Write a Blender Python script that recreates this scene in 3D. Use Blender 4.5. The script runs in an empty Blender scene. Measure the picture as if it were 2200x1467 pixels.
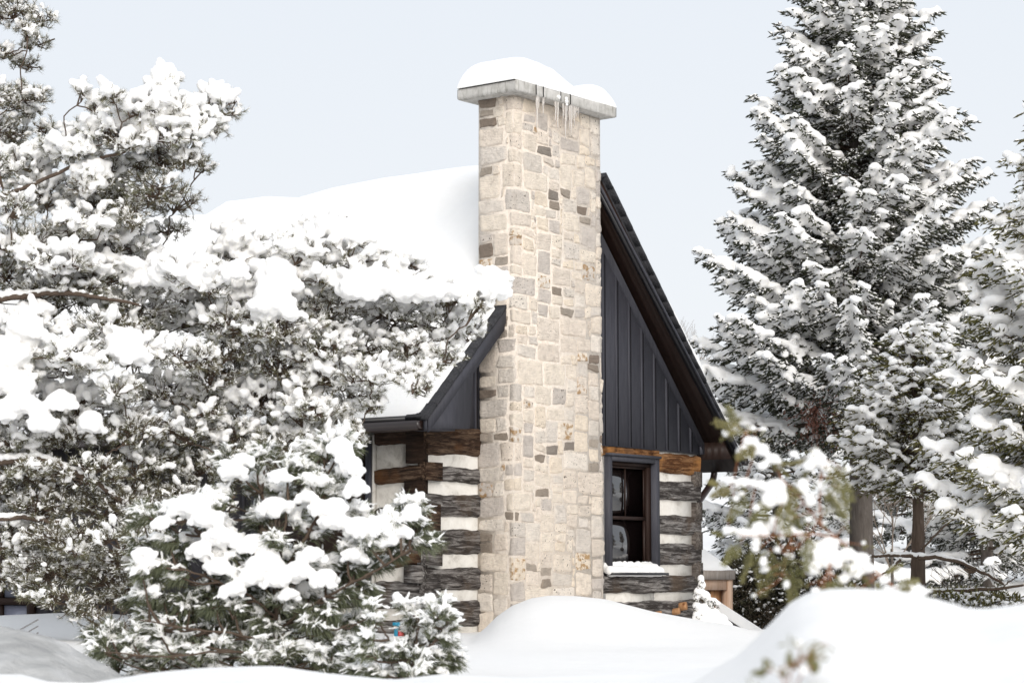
import bpy, math
import numpy as np
from math import radians as R
rng = np.random.default_rng(7)
SC = bpy.context.scene
COL = SC.collection
TAU = 2*math.pi

# ------------------------------------------------------------------ camera model (used to place real things at real distances)
F, EZ = 4800.0, 1.6
PIT = math.atan(506.5/4800)
cP, sP = math.cos(PIT), math.sin(PIT)
EYE = np.array([0, 0, EZ])
def P(px, py, D):
    x = (px-1100)/F; y = (733.5-py)/F
    d = np.array([x, cP-sP*y, sP+cP*y])
    return EYE + d*(D/d[1])
U = np.array([.6156, .788, 0]); U /= np.linalg.norm(U)
V = np.array([-U[1], U[0], 0])
C0 = np.array([.02, 24, 0])
HROT = math.atan2(U[1], U[0])

# ------------------------------------------------------------------ helpers
def tag(o, label=None, cat=None, group=None, kind=None):
    if label: o['label'] = label
    if cat: o['category'] = cat
    if group: o['group'] = group
    if kind: o['kind'] = kind
    return o
def empty(name, loc=(0, 0, 0), rz=0):
    o = bpy.data.objects.new(name, None); COL.objects.link(o)
    o.location = loc; o.rotation_euler = (0, 0, rz); o.empty_display_size = .2
    return o
def mesh_data(name, verts, faces, smooth=False):
    """faces: list of int arrays (n,k)"""
    me = bpy.data.meshes.new(name)
    verts = np.asarray(verts, dtype=np.float32)
    faces = [np.asarray(f, dtype=np.int32) for f in faces if len(f)]
    me.vertices.add(len(verts)); me.vertices.foreach_set('co', verts.ravel())
    nl = sum(f.size for f in faces); nf = sum(len(f) for f in faces)
    me.loops.add(nl); me.polygons.add(nf)
    me.loops.foreach_set('vertex_index', np.concatenate([f.ravel() for f in faces]))
    tot = np.concatenate([np.full(len(f), f.shape[1], np.int32) for f in faces])
    st = np.concatenate([[0], np.cumsum(tot)[:-1]]).astype(np.int32)
    me.polygons.foreach_set('loop_start', st)
    me.polygons.foreach_set('loop_total', tot)
    if smooth: me.polygons.foreach_set('use_smooth', np.ones(nf, bool))
    me.update(calc_edges=True); me.validate()
    return me
def obj(name, me, mat, parent=None):
    o = bpy.data.objects.new(name, me); COL.objects.link(o)
    if mat is not None:
        me.materials.clear(); me.materials.append(mat)
    if parent is not None: o.parent = parent
    return o
class MB:
    """collects geometry of ONE part"""
    def __init__(s): s.v = []; s.f = {}; s.n = 0
    def add(s, v, fs):
        v = np.asarray(v, float)
        for f in fs:
            f = np.asarray(f)
            if len(f): s.f.setdefault(f.shape[1], []).append(f+s.n)
        s.v.append(v); s.n += len(v)
    def box(s, a, b, rot=None, at=None):
        a = np.array(a, float); b = np.array(b, float)
        v = np.array([[x, y, z] for x in (a[0], b[0]) for y in (a[1], b[1]) for z in (a[2], b[2])])
        if rot is not None: v = (v-at)@rot.T+at
        s.add(v, [np.array([[0, 1, 3, 2], [4, 6, 7, 5], [0, 4, 5, 1], [2, 3, 7, 6], [0, 2, 6, 4], [1, 5, 7, 3]])])
    def prism(s, poly, y0, y1):
        """polygon in (x,z), extruded over y"""
        n = len(poly); p = np.array(poly, float)
        v = np.concatenate([np.c_[p[:, 0], np.full(n, y0), p[:, 1]], np.c_[p[:, 0], np.full(n, y1), p[:, 1]]])
        q = np.array([[i, (i+1) % n, n+(i+1) % n, n+i] for i in range(n)])
        s.add(v, [q, np.arange(n)[None, ::-1], np.arange(n, 2*n)[None]])
    def tube(s, pts, rad, n=8):
        pts = np.asarray(pts, float); m = len(pts)
        rad = np.broadcast_to(np.asarray(rad, float), (m,))
        t = np.gradient(pts, axis=0); t /= np.linalg.norm(t, axis=1)[:, None]+1e-9
        ref = np.array([0, 0, 1.]) if abs(t[0, 2]) < .8 else np.array([1., 0, 0])
        a = np.cross(t, ref); a /= np.linalg.norm(a, axis=1)[:, None]; b = np.cross(t, a)
        an = np.arange(n)/n*TAU
        v = pts[:, None]+rad[:, None, None]*(np.cos(an)[None, :, None]*a[:, None]+np.sin(an)[None, :, None]*b[:, None])
        i = np.arange(m-1)[:, None]*n; j = np.arange(n)[None]; k = (j+1) % n
        q = np.stack([i+j, i+k, i+n+k, i+n+j], -1).reshape(-1, 4)
        s.add(v.reshape(-1, 3), [q, np.arange(n)[None, ::-1], (np.arange(n)+(m-1)*n)[None]])
    def build(s, name, mat, parent=None, smooth=False):
        fs = [np.concatenate(x) for x in s.f.values()]
        return obj(name, mesh_data(name, np.concatenate(s.v), fs, smooth), mat, parent)
def norm(a): return a/(np.linalg.norm(a, axis=-1, keepdims=True)+1e-9)
def frames(d):
    d = norm(d)
    ref = np.where(np.abs(d[:, 2:3]) < .9, np.array([[0, 0, 1.]]), np.array([[1., 0, 0]]))
    a = norm(np.cross(ref, d)); b = np.cross(d, a)
    return d, a, b
def segs(mb, p0, p1, r0, r1, n=3):
    """many straight tapered twigs at once"""
    p0 = np.asarray(p0, float); p1 = np.asarray(p1, float); m = len(p0)
    if m == 0: return
    r0 = np.broadcast_to(r0, (m,)); r1 = np.broadcast_to(r1, (m,))
    d, a, b = frames(p1-p0); an = np.arange(n)/n*TAU
    ring = np.cos(an)[None, :, None]*a[:, None]+np.sin(an)[None, :, None]*b[:, None]
    v = np.concatenate([p0[:, None]+r0[:, None, None]*ring, p1[:, None]+r1[:, None, None]*ring], 1)
    j = np.arange(n); k = (j+1) % n
    q = np.stack([j, k, n+k, n+j], -1)[None]+(np.arange(m)*2*n)[:, None, None]
    mb.add(v.reshape(-1, 3), [q.reshape(-1, 4)])
def needles(mb, p, d, L, w):
    m = len(p); d, a, b = frames(d); ph = rng.uniform(0, TAU, m)[:, None]
    s = np.cos(ph)*a+np.sin(ph)*b
    w = np.broadcast_to(w, (m,))[:, None]; L = np.broadcast_to(L, (m,))[:, None]
    v = np.stack([p-s*w/2, p+s*w/2, p+d*L], 1)
    mb.add(v.reshape(-1, 3), [np.arange(3*m).reshape(-1, 3)])
def bent_needles(mb, p, d, L, w, droop):
    m = len(p); d, a, b = frames(d); ph = rng.uniform(0, TAU, m)[:, None]
    s = np.cos(ph)*a+np.sin(ph)*b
    w = np.broadcast_to(w, (m,))[:, None]; L = np.broadcast_to(L, (m,))[:, None]
    m1 = p+d*L*.5; d2 = norm(d+np.array([0, 0, -1.])*np.broadcast_to(droop, (m,))[:, None])
    v = np.stack([p-s*w/2, p+s*w/2, m1+s*w/2, m1-s*w/2, m1+d2*L*.5], 1)
    o = (np.arange(m)*5)[:, None]
    mb.add(v.reshape(-1, 3), [o+np.array([[0, 1, 2, 3]]), o+np.array([[3, 2, 4]])])
def shoots(mb, p, d, L, r):
    """short needle-covered shoots, spindle shaped"""
    m = len(p); d, a, b = frames(d)
    L = np.broadcast_to(L, (m,))[:, None]; r = np.broadcast_to(r, (m,))[:, None]
    ph = rng.uniform(0, TAU, m)[:, None]
    v = [p]
    for k in range(3):
        an = ph+k*TAU/3
        v.append(p+d*L*.45+r*(np.cos(an)*a+np.sin(an)*b))
    v.append(p+d*L)
    v = np.stack(v, 1); o = (np.arange(m)*5)[:, None]
    f = np.concatenate([o+np.array([[0, x, y]]) for x, y in ((2, 1), (3, 2), (1, 3))]+[o+np.array([[x, y, 4]]) for x, y in ((1, 2), (2, 3), (3, 1))])
    mb.add(v.reshape(-1, 3), [f])
def vnoise(x, y, seed=0):
    """smooth 2D value noise"""
    x = np.asarray(x, float); y = np.asarray(y, float)
    xi = np.floor(x).astype(np.int64); yi = np.floor(y).astype(np.int64); fx = x-xi; fy = y-yi
    fx = fx*fx*(3-2*fx); fy = fy*fy*(3-2*fy)
    def h(a, b):
        n = (a*374761393+b*668265263+seed*974711) & 0x7fffffff
        n = ((n ^ (n >> 13))*1274126177) & 0x7fffffff
        return ((n ^ (n >> 16)) & 0xffff)/65535.
    return (h(xi, yi)*(1-fx)+h(xi+1, yi)*fx)*(1-fy)+(h(xi, yi+1)*(1-fx)+h(xi+1, yi+1)*fx)*fy
def fbm(x, y, seed=0, o=3):
    s = 0; a = 1; t = 0
    for i in range(o):
        s = s+a*vnoise(x*2**i, y*2**i, seed+i); t += a; a *= .5
    return s/t-.5

def ico(sub=1):
    t = (1+5**.5)/2
    v = [(-1, t, 0), (1, t, 0), (-1, -t, 0), (1, -t, 0), (0, -1, t), (0, 1, t), (0, -1, -t), (0, 1, -t), (t, 0, -1), (t, 0, 1), (-t, 0, -1), (-t, 0, 1)]
    f = [(0, 11, 5), (0, 5, 1), (0, 1, 7), (0, 7, 10), (0, 10, 11), (1, 5, 9), (5, 11, 4), (11, 10, 2), (10, 7, 6), (7, 1, 8), (3, 9, 4), (3, 4, 2), (3, 2, 6), (3, 6, 8), (3, 8, 9), (4, 9, 5), (2, 4, 11), (6, 2, 10), (8, 6, 7), (9, 8, 1)]
    v = [np.array(a)/np.linalg.norm(a) for a in v]
    for _ in range(sub):
        c = {}; nf = []
        def mid(a, b):
            k = (min(a, b), max(a, b))
            if k not in c:
                m = v[a]+v[b]; v.append(m/np.linalg.norm(m)); c[k] = len(v)-1
            return c[k]
        for a, b, d in f:
            x, y, z = mid(a, b), mid(b, d), mid(d, a)
            nf += [(a, x, z), (b, y, x), (d, z, y), (x, y, z)]
        f = nf
    return np.array(v), np.array(f)
IV, IF = ico(1)
class Snow:
    def __init__(s): s.c = []; s.r = []; s.d = []
    def add(s, c, r, d=None):
        c = np.atleast_2d(c); m = len(c)
        r = np.broadcast_to(np.atleast_2d(r), (m, 3)) if np.ndim(r) != 1 or np.size(r) == 3 and m != 3 else np.repeat(np.asarray(r)[:, None], 3, 1)
        d = np.tile([1., 0, 0], (m, 1)) if d is None else np.broadcast_to(np.atleast_2d(d), (m, 3))
        s.c.append(c); s.r.append(np.array(r)); s.d.append(np.array(d))
    def balls(s, c, r, flat=.8, d=None, stretch=1.0):
        c = np.atleast_2d(c); m = len(c); r = np.broadcast_to(r, (m,))
        if d is None:
            an = rng.uniform(0, TAU, m); d = np.c_[np.cos(an), np.sin(an), np.zeros(m)]
        s.c.append(c); s.r.append(np.c_[r*stretch, r, r*flat]); s.d.append(np.broadcast_to(d, (m, 3)))
    def build(s, name, mat, parent, voxel=.025, disp=.012, scale=.06, smooth=1, big=None):
        c = np.concatenate(s.c); r = np.concatenate(s.r); d = np.concatenate(s.d)
        d, a, b = frames(d)
        flip = np.where(b[:, 2:3] < 0, -1, 1); b = b*flip; a = a*flip
        t = IV
        v = c[:, None]+(t[None, :, 0:1]*r[:, None, 0:1])*d[:, None]+(t[None, :, 1:2]*r[:, None, 1:2])*a[:, None]+(t[None, :, 2:3]*r[:, None, 2:3])*b[:, None]
        f = (IF[None]+(np.arange(len(c))*len(t))[:, None, None]).reshape(-1, 3)
        me = mesh_data(name, v.reshape(-1, 3), [f])
        o = bpy.data.objects.new(name, me); COL.objects.link(o)
        m = o.modifiers.new('r', 'REMESH'); m.mode = 'VOXEL'; m.voxel_size = voxel; m.use_smooth_shade = True
        if smooth:
            m = o.modifiers.new('s', 'SMOOTH'); m.factor = .5; m.iterations = smooth
        for sc, st in ((scale, disp), (scale*.35, disp*.4)):
            if st <= 0: continue
            tx = bpy.data.textures.new('snow_lumps', 'CLOUDS'); tx.noise_scale = sc; tx.noise_depth = 1
            m = o.modifiers.new('d', 'DISPLACE'); m.texture = tx; m.strength = st*2; m.mid_level = .5; m.texture_coords = 'LOCAL'
        dg = bpy.context.evaluated_depsgraph_get()
        nm = bpy.data.meshes.new_from_object(o.evaluated_get(dg)); nm.name = name
        bpy.data.objects.remove(o); bpy.data.meshes.remove(me)
        nm.polygons.foreach_set('use_smooth', np.ones(len(nm.polygons), bool))
        print('snow', name, len(c), len(nm.polygons))
        return obj(name, nm, mat, parent)

# ------------------------------------------------------------------ materials
def lin(*c):
    return tuple((x/255/12.92 if x/255 <= .04045 else ((x/255+.055)/1.055)**2.4) for x in c)+(1,)
class NT:
    def __init__(s, name):
        s.m = bpy.data.materials.new(name); s.m.use_nodes = True; s.t = s.m.node_tree
        s.b = s.t.nodes['Principled BSDF']
    def n(s, typ, **kw):
        x = s.t.nodes.new(typ)
        for k, v in kw.items():
            if k.startswith('i_'): x.inputs[int(k[2:]) if k[2:].isdigit() else k[2:].replace('_', ' ')].default_value = v
            else: setattr(x, k, v)
        return x
    def l(s, a, b): s.t.links.new(a, b)
    def mapping(s, scale, coord='Object', rot=(0, 0, 0)):
        tc = s.n('ShaderNodeTexCoord'); mp = s.n('ShaderNodeMapping'); mp.inputs['Scale'].default_value = scale; mp.inputs['Rotation'].default_value = rot
        s.l(tc.outputs[coord], mp.inputs[0]); return mp.outputs[0]
    def noise(s, vec, scale, detail=4, rough=.55, dist=0):
        x = s.n('ShaderNodeTexNoise'); x.inputs['Scale'].default_value = scale; x.inputs['Detail'].default_value = detail
        x.inputs['Roughness'].default_value = rough; x.inputs['Distortion'].default_value = dist
        if vec is not None: s.l(vec, x.inputs['Vector'])
        return x.outputs['Fac']
    def ramp(s, fac, stops):
        x = s.n('ShaderNodeValToRGB'); e = x.color_ramp.elements
        while len(e) < len(stops): e.new(.5)
        for i, (p, c) in enumerate(stops): e[i].position = p; e[i].color = c if len(c) == 4 else tuple(c)+(1,)
        s.l(fac, x.inputs[0]); return x.outputs[0]
    def mix(s, fac, a, b, mode='MIX'):
        x = s.n('ShaderNodeMix', data_type='RGBA', blend_type=mode)
        for v, k in ((fac, 0), (a, 6), (b, 7)):
            if hasattr(v, 'type') and hasattr(v, 'links'): s.l(v, x.inputs[k])
            else: x.inputs[k].default_value = v if k == 0 or len(v) == 4 else tuple(v)+(1,)
        return x.outputs[2]
    def bump(s, h, strength=.3, dist=.01):
        x = s.n('ShaderNodeBump'); x.inputs['Strength'].default_value = strength; x.inputs['Distance'].default_value = dist
        s.l(h, x.inputs['Height']); s.l(x.outputs[0], s.b.inputs['Normal'])
    def out(s, col=None, rough=.8, spec=.3):
        if col is not None:
            if hasattr(col, 'links'): s.l(col, s.b.inputs['Base Color'])
            else: s.b.inputs['Base Color'].default_value = col if len(col) == 4 else tuple(col)+(1,)
        s.b.inputs['Roughness'].default_value = rough
        s.b.inputs['Specular IOR Level'].default_value = spec
        return s.m
def G3(a, k=1): return (a*k, a*k, a*k, 1)

def m_snow(name, col=(.80, .80, .80), b=.25, sc=9, sss=0):
    t = NT(name); vec = t.mapping((1, 1, 1))
    n = t.noise(vec, sc, 6, .6)
    c = t.mix(n, tuple(x*.97 for x in col), tuple(min(1, x*1.03) for x in col))
    t.bump(t.noise(vec, sc*3, 8, .65), b, .02)
    if sss: t.b.inputs['Subsurface Weight'].default_value = 1; t.b.inputs['Subsurface Radius'].default_value = (1, 1, 1.05); t.b.inputs['Subsurface Scale'].default_value = sss
    return t.out(c, .7, .25)
M = {}
M['snow'] = m_snow('fresh_snow', (.85, .842, .83), sss=.02)
M['snow_ground'] = m_snow('ground_snow', (.87, .861, .85), b=.3, sc=5)
M['dust'] = m_snow('snow_dusting', (.90, .89, .875), b=0)
M['snow_old'] = None
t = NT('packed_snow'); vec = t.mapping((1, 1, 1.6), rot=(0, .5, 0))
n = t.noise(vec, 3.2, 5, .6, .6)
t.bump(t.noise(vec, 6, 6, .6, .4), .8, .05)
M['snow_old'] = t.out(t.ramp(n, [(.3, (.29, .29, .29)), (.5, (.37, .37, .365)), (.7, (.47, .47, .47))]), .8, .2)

def m_foliage(name, c1, c2, c3):
    t = NT(name); g = t.n('ShaderNodeNewGeometry')
    vec = t.mapping((1, 1, 1)); n = t.noise(vec, 2.5, 3)
    c = t.mix(g.outputs['Random Per Island'], c1, c2); c = t.mix(t.ramp(n, [(.4, (0, 0, 0)), (.7, (.6, .6, .6))]), c, c3)
    return t.out(c, .65, .25)
M['spruce'] = m_foliage('spruce_needles', (.028, .032, .018), (.058, .064, .036), (.045, .038, .024))
M['spruce2'] = m_foliage('olive_spruce_needles', (.065, .068, .022), (.16, .15, .05), (.085, .06, .03))
M['pine'] = m_foliage('pine_needles', (.10, .102, .056), (.24, .235, .145), (.16, .12, .08))
M['wpine'] = m_foliage('white_pine_needles', (.065, .078, .042), (.20, .215, .135), (.11, .115, .065))
M['cedar'] = m_foliage('cedar_scales', (.15, .15, .05), (.29, .275, .13), (.22, .16, .07))
M['hedge'] = m_foliage('dark_cedar_scales', (.022, .022, .012), (.06, .055, .03), (.07, .045, .03))
M['dead'] = m_foliage('dead_red_needles', (.085, .03, .018), (.15, .065, .045), (.10, .04, .028))
def m_bark(name, a, b, c, sc=18):
    t = NT(name); vec = t.mapping((1, 1, .22)); n = t.noise(vec, sc, 8, .7, .4)
    v = t.n('ShaderNodeTexVoronoi'); v.inputs['Scale'].default_value = sc*1.2; t.l(vec, v.inputs['Vector'])
    col = t.mix(v.outputs['Distance'], t.ramp(n, [(.3, a), (.55, b), (.75, c)]), b)
    t.bump(n, .9, .03)
    return t.out(col, .9, .1)
M['bark'] = m_bark('grey_bark', (.05, .042, .035), (.14, .12, .105), (.30, .28, .26))
M['bark_brown'] = m_bark('brown_bark', (.045, .033, .026), (.115, .085, .066), (.22, .17, .14))
M['twig'] = m_bark('twig_bark', (.05, .035, .026), (.11, .08, .06), (.18, .135, .10))
M['twig_tan'] = m_bark('tan_twig', (.16, .12, .09), (.26, .21, .17), (.4, .35, .3))
M['stem_orange'] = m_bark('orange_stem', (.22, .09, .045), (.38, .17, .09), (.5, .3, .2))

# limestone: colour per stone comes from a mesh attribute, pits and stains on top
t = NT('limestone'); at = t.n('ShaderNodeAttribute', attribute_name='stone')
at2 = t.n('ShaderNodeAttribute', attribute_name='style')
vec = t.mapping((1, 1, 1)); lv = t.mapping((1, 1, 5))
n1 = t.noise(vec, 9, 6, .65); n2 = t.noise(lv, 14, 8, .75, .5)
c = t.mix(.6, at.outputs['Color'], t.ramp(n1, [(.25, (.62, .60, .58)), (.5, (1, 1, 1)), (.75, (1.2, 1.18, 1.15))]), 'MULTIPLY')
c = t.mix(.6, c, t.ramp(n2, [(.30, (.40, .37, .34)), (.42, (.98, .98, .98)), (.6, (1.12, 1.12, 1.12))]), 'MULTIPLY')
pit = t.ramp(t.noise(vec, 42, 3, .5), [(.30, (1, 1, 1)), (.36, (0, 0, 0))])
sep = t.n('ShaderNodeSeparateColor'); t.l(at2.outputs['Color'], sep.inputs[0])
pm = t.n('ShaderNodeMath', operation='MULTIPLY'); t.l(pit, pm.inputs[0]); t.l(sep.outputs[0], pm.inputs[1])
c = t.mix(pm.outputs[0], c, (.10, .075, .05))
rust = t.ramp(t.noise(vec, 16, 5, .6), [(.50, (0, 0, 0)), (.60, (1, 1, 1))])
rm = t.n('ShaderNodeMath', operation='MULTIPLY'); t.l(rust, rm.inputs[0]); t.l(sep.outputs[1], rm.inputs[1])
c = t.mix(rm.outputs[0], c, (.42, .22, .055))
h = t.n('ShaderNodeMath', operation='ADD'); t.l(n2, h.inputs[0]); t.l(t.noise(vec, 30, 6, .7), h.inputs[1])
t.bump(h.outputs[0], 1.0, .035)
M['stone'] = t.out(c, .9, .15)
t = NT('mortar'); vec = t.mapping((1, 1, 1)); n = t.noise(vec, 20, 6, .7)
c = t.ramp(n, [(.3, (.55, .48, .41)), (.5, (.69, .615, .535)), (.75, (.78, .71, .63))]); t.bump(n, .6, .02)
M['mortar'] = t.out(c, .95, .1)
t = NT('concrete'); vec = t.mapping((1, 1, 1)); n = t.noise(vec, 5, 8, .7); sv = t.mapping((6, 6, .7)); n2 = t.noise(sv, 4, 5, .7)
c = t.ramp(n, [(.3, (.30, .29, .265)), (.5, (.47, .455, .43)), (.7, (.58, .565, .54))])
c = t.mix(.6, c, t.ramp(n2, [(.38, (.45, .44, .40)), (.5, (1, 1, 1))]), 'MULTIPLY'); t.bump(n, .5, .01)
M['concrete'] = t.out(c, .9, .15)
t = NT('chinking'); vec = t.mapping((1, 1, 1)); n = t.noise(vec, 5, 7, .7, .3)
c = t.ramp(n, [(.28, (.40, .37, .33)), (.45, (.64, .61, .56)), (.7, (.76, .735, .69))]); t.bump(n, .5, .02)
M['chink'] = t.out(c, .95, .1)

M_END = None
def m_log(name, axis, dark, mid, light, warm=None, wpos=(.52, .66)):
    t = NT(name)
    s1 = (.9, 8, 8) if axis == 'x' else (8, .9, 8)
    s2 = (.35, 16, 16) if axis == 'x' else (16, .35, 16)
    v1 = t.mapping(s1); v2 = t.mapping(s2); v3 = t.mapping((1, 1, 1))
    n1 = t.noise(v1, 3.2, 9, .72, .8); n2 = t.noise(v2, 5, 10, .8, .5); n3 = t.noise(v3, 1.7, 4, .6)
    c = t.ramp(n1, [(.30, dark), (.47, mid), (.63, light)])
    c = t.mix(.85, c, t.ramp(n2, [(.36, (.14, .13, .12)), (.5, (.9, .9, .9)), (.68, (1.5, 1.5, 1.5))]), 'MULTIPLY')
    if warm is not None:
        c = t.mix(t.ramp(n3, [(wpos[0], (0, 0, 0)), (wpos[1], (1, 1, 1))]), c, t.mix(n2, tuple(x*.3 for x in warm), tuple(min(1, x*1.5) for x in warm)))
    h = t.n('ShaderNodeMath', operation='ADD'); t.l(n1, h.inputs[0]); t.l(n2, h.inputs[1])
    t.bump(h.outputs[0], 1.0, .03)
    return t.out(c, .85, .2)
for ax in 'xy':
    M['log_grey'+ax] = m_log('weathered_grey_log_'+ax, ax, (.012, .010, .010), (.078, .066, .060), (.44, .41, .385), (.15, .105, .072), (.55, .72))
    M['log_brown'+ax] = m_log('brown_log_'+ax, ax, (.010, .005, .003), (.055, .029, .017), (.22, .145, .095), (.15, .065, .024), (.5, .66))
    M['log_dark'+ax] = m_log('dark_log_'+ax, ax, (.010, .005, .003), (.032, .016, .009), (.075, .045, .03), (.10, .035, .012), (.55, .7))
M['log_endgrain'] = m_log('weathered_log_end', 'y', (.05, .04, .034), (.17, .14, .12), (.36, .32, .28))
M['log_orange'] = m_log('orange_log', 'x', (.018, .007, .003), (.14, .055, .018), (.45, .24, .11), (.48, .22, .07), (.46, .58))
t = NT('slate_siding'); vec = t.mapping((7, 7, .8)); n = t.noise(vec, 4, 6, .7)
c = t.ramp(n, [(.3, (.034, .034, .043)), (.7, (.057, .057, .069))]); t.bump(t.noise(t.mapping((20, 20, 1.5)), 6, 6, .7), .25, .004)
M['slate'] = t.out(c, .6, .3)
t = NT('batten_shadow_line'); M['groove_shade'] = t.out((.006, .005, .006), .9, .1)  # near-black: painted shade along the battens, also the dark cap joints
t = NT('dark_brown_soffit'); vec = t.mapping((1, 1, 1)); n = t.noise(t.mapping((2, 12, 2)), 5, 5, .7)
c = t.ramp(n, [(.3, (.012, .005, .003)), (.7, (.024, .010, .006))])
w = t.n('ShaderNodeTexWave', wave_type='BANDS', bands_direction='Y'); w.inputs['Scale'].default_value = 3.2; t.l(vec, w.inputs['Vector'])
t.bump(w.outputs['Fac'], .5, .01)
M['soffit'] = t.out(c, .55, .3)
t = NT('black_trim_metal'); M['black'] = t.out((.012, .011, .013), .35, .5)
t = NT('brown_gutter_metal'); M['gutter'] = t.out((.022, .012, .010), .28, .6)
t = NT('shingles'); vec = t.mapping((1, 1, 1)); n = t.noise(vec, 40, 4, .7); c = t.ramp(n, [(.3, (.018, .018, .02)), (.7, (.06, .06, .066))]); t.bump(n, .4, .01)
M['shingle'] = t.out(c, .9, .2)
t = NT('window_glass'); t.b.inputs['IOR'].default_value = 1.9; M['glass'] = t.out((.006, .004, .004), .02, .9)
t = NT('dull_blue_glass'); M['glass_blue'] = t.out((.22, .23, .29), .25, .5)
t = NT('dark_interior'); M['interior'] = t.out((.02, .010, .007), .6, .2)
def m_wood(name, a, b, c_):
    t = NT(name); n = t.noise(t.mapping((9, 9, .9)), 4, 7, .7, .6); k = t.n('ShaderNodeTexVoronoi'); k.inputs['Scale'].default_value = 6; t.l(t.mapping((1, 1, .8)), k.inputs['Vector'])
    c = t.ramp(n, [(.3, a), (.5, b), (.7, c_)])
    c = t.mix(t.ramp(k.outputs['Distance'], [(.06, (1, 1, 1)), (.12, (0, 0, 0))]), c, (.16, .06, .02))
    t.bump(n, .3, .005); return t.out(c, .75, .25)
M['wood_pale'] = m_wood('pale_new_lumber', (.42, .26, .17), (.56, .38, .27), (.66, .50, .38))
M['wood_orange'] = m_wood('orange_lumber', (.26, .12, .05), (.40, .21, .10), (.52, .30, .15))
M['wood_grey'] = m_wood('grey_lumber', (.22, .18, .155), (.34, .29, .25), (.42, .37, .33))
t = NT('ice'); t.b.inputs['Transmission Weight'].default_value = .55; t.b.inputs['IOR'].default_value = 1.31
M['ice'] = t.out((.80, .76, .72), .12, .5)
t = NT('teal_plastic'); M['teal'] = t.out((.01, .20, .32), .4, .5)
t = NT('red_plastic'); M['red'] = t.out((.42, .012, .02), .4, .5)
t = NT('charcoal_wall'); n = t.noise(t.mapping((6, 6, 1)), 5, 5, .7); M['charcoal'] = t.out(t.ramp(n, [(.3, (.035, .032, .036)), (.7, (.06, .056, .062))]), .8, .2)

# ================================================================== GROUND
def sstep(a, b, x):
    q = np.clip((x-a)/(b-a), 0, 1); return q*q*(3-2*q)
def ground(x, y):
    x = np.asarray(x, float); y = np.asarray(y, float)
    pxx = 1100+F*x/np.maximum(y, 1)                      # bearing
    z = .98+.05*sstep(14, 24, y)+0*x
    # slow rise far behind the house
    z = z+.10*sstep(24, 34, y)+3.3*sstep(36, 80, y)*(.75+.25*sstep(-10, 10, x))+fbm(x*.05, y*.05, 3)*1.2*sstep(40, 90, y)
    z = z+fbm(x*.35, y*.35, 11)*.10+fbm(x*1.3, y*1.3, 5)*.02*sstep(7, 14, y)
    # low swell on the left behind the pines
    z = z+.14*np.exp(-((x+5.2)/1.7)**2-((y-26.5)/2.5)**2)
    z = z-.50*np.exp(-((x-3.3)/1.3)**2-((y-29.6)/2.6)**2)
    # drift in front of the chimney
    cz = np.interp(pxx, [900, 1010, 1040, 1068, 1100, 1140, 1180, 1235, 1300, 1400, 1500, 1570, 1640, 1800], [1400, 1372, 1350, 1322, 1300, 1284, 1278, 1279, 1286, 1312, 1330, 1341, 1362, 1420])
    cz = EZ-(cz-1240)*22.2/F
    wy = np.exp(-((y-22.2)/np.where(y < 22.2, 1.9, .9))**2)
    z = z+np.maximum(cz-z, 0)*wy
    # bank at the very front
    fz = EZ-(np.interp(pxx, [-900, 0, 60, 110, 200, 330, 450, 600, 700, 850, 950, 1100, 1400, 1700], [1430, 1438, 1440, 1455, 1459, 1440, 1430, 1424, 1440, 1453, 1440, 1450, 1440, 1400])-1240)*10.0/F
    w = (1-sstep(9.8, 11.4, y))*sstep(2, 9.5, y)
    z = z*(1-w)+np.maximum(z, fz+.03*fbm(x*2, y*2, 22))*w
    z = np.where(y < 9.8, np.maximum(z, 1.13+.05*fbm(x*.8, y*.6, 23)), z)
    # right foreground bank (seen as a pale blurred mound)
    bz = EZ-(np.interp(pxx, [1380, 1500, 1585, 1640, 1690, 1720, 1760, 1850, 1950, 2010, 2070, 2130, 2200, 2500], [1530, 1452, 1398, 1343, 1288, 1268, 1258, 1264, 1289, 1302, 1316, 1309, 1297, 1285])-1240)*6.4/F
    bz = bz+.012*fbm(x*6, y*4, 31)+.07*fbm(x*2.6, y*1.9, 33)*sstep(.3, .7, x)
    w = np.exp(-((y-6.4)/np.where(y < 6.4, 3.4, .75))**2)
    z = z+np.maximum(bz-z, 0)*w
    return z
xs = np.unique(np.concatenate([np.linspace(-9, 9, 361), np.sign(np.linspace(-1, 1, 141))*(9+np.abs(np.linspace(-1, 1, 141))**3*900)]))
ys = np.unique(np.concatenate([np.linspace(-40, 3, 30), np.linspace(3, 30, 420), np.linspace(30, 90, 120), 90+np.linspace(0, 1, 50)**3*1500]))
X, Y = np.meshgrid(xs, ys); Z = ground(X, Y)
nx = len(xs); i = np.arange(len(ys)-1)[:, None]*nx+np.arange(nx-1)[None]
q = np.stack([i, i+1, i+nx+1, i+nx], -1).reshape(-1, 4)
g = obj('snow_ground', mesh_data('snow_ground', np.c_[X.ravel(), Y.ravel(), Z.ravel()], [q], True), M['snow_ground'])
tag(g, 'smooth white snow covering the ground all round the cabin', 'snow', kind='structure')
def gz(x, y): return float(ground(np.array([x]), np.array([y]))[0])

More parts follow.
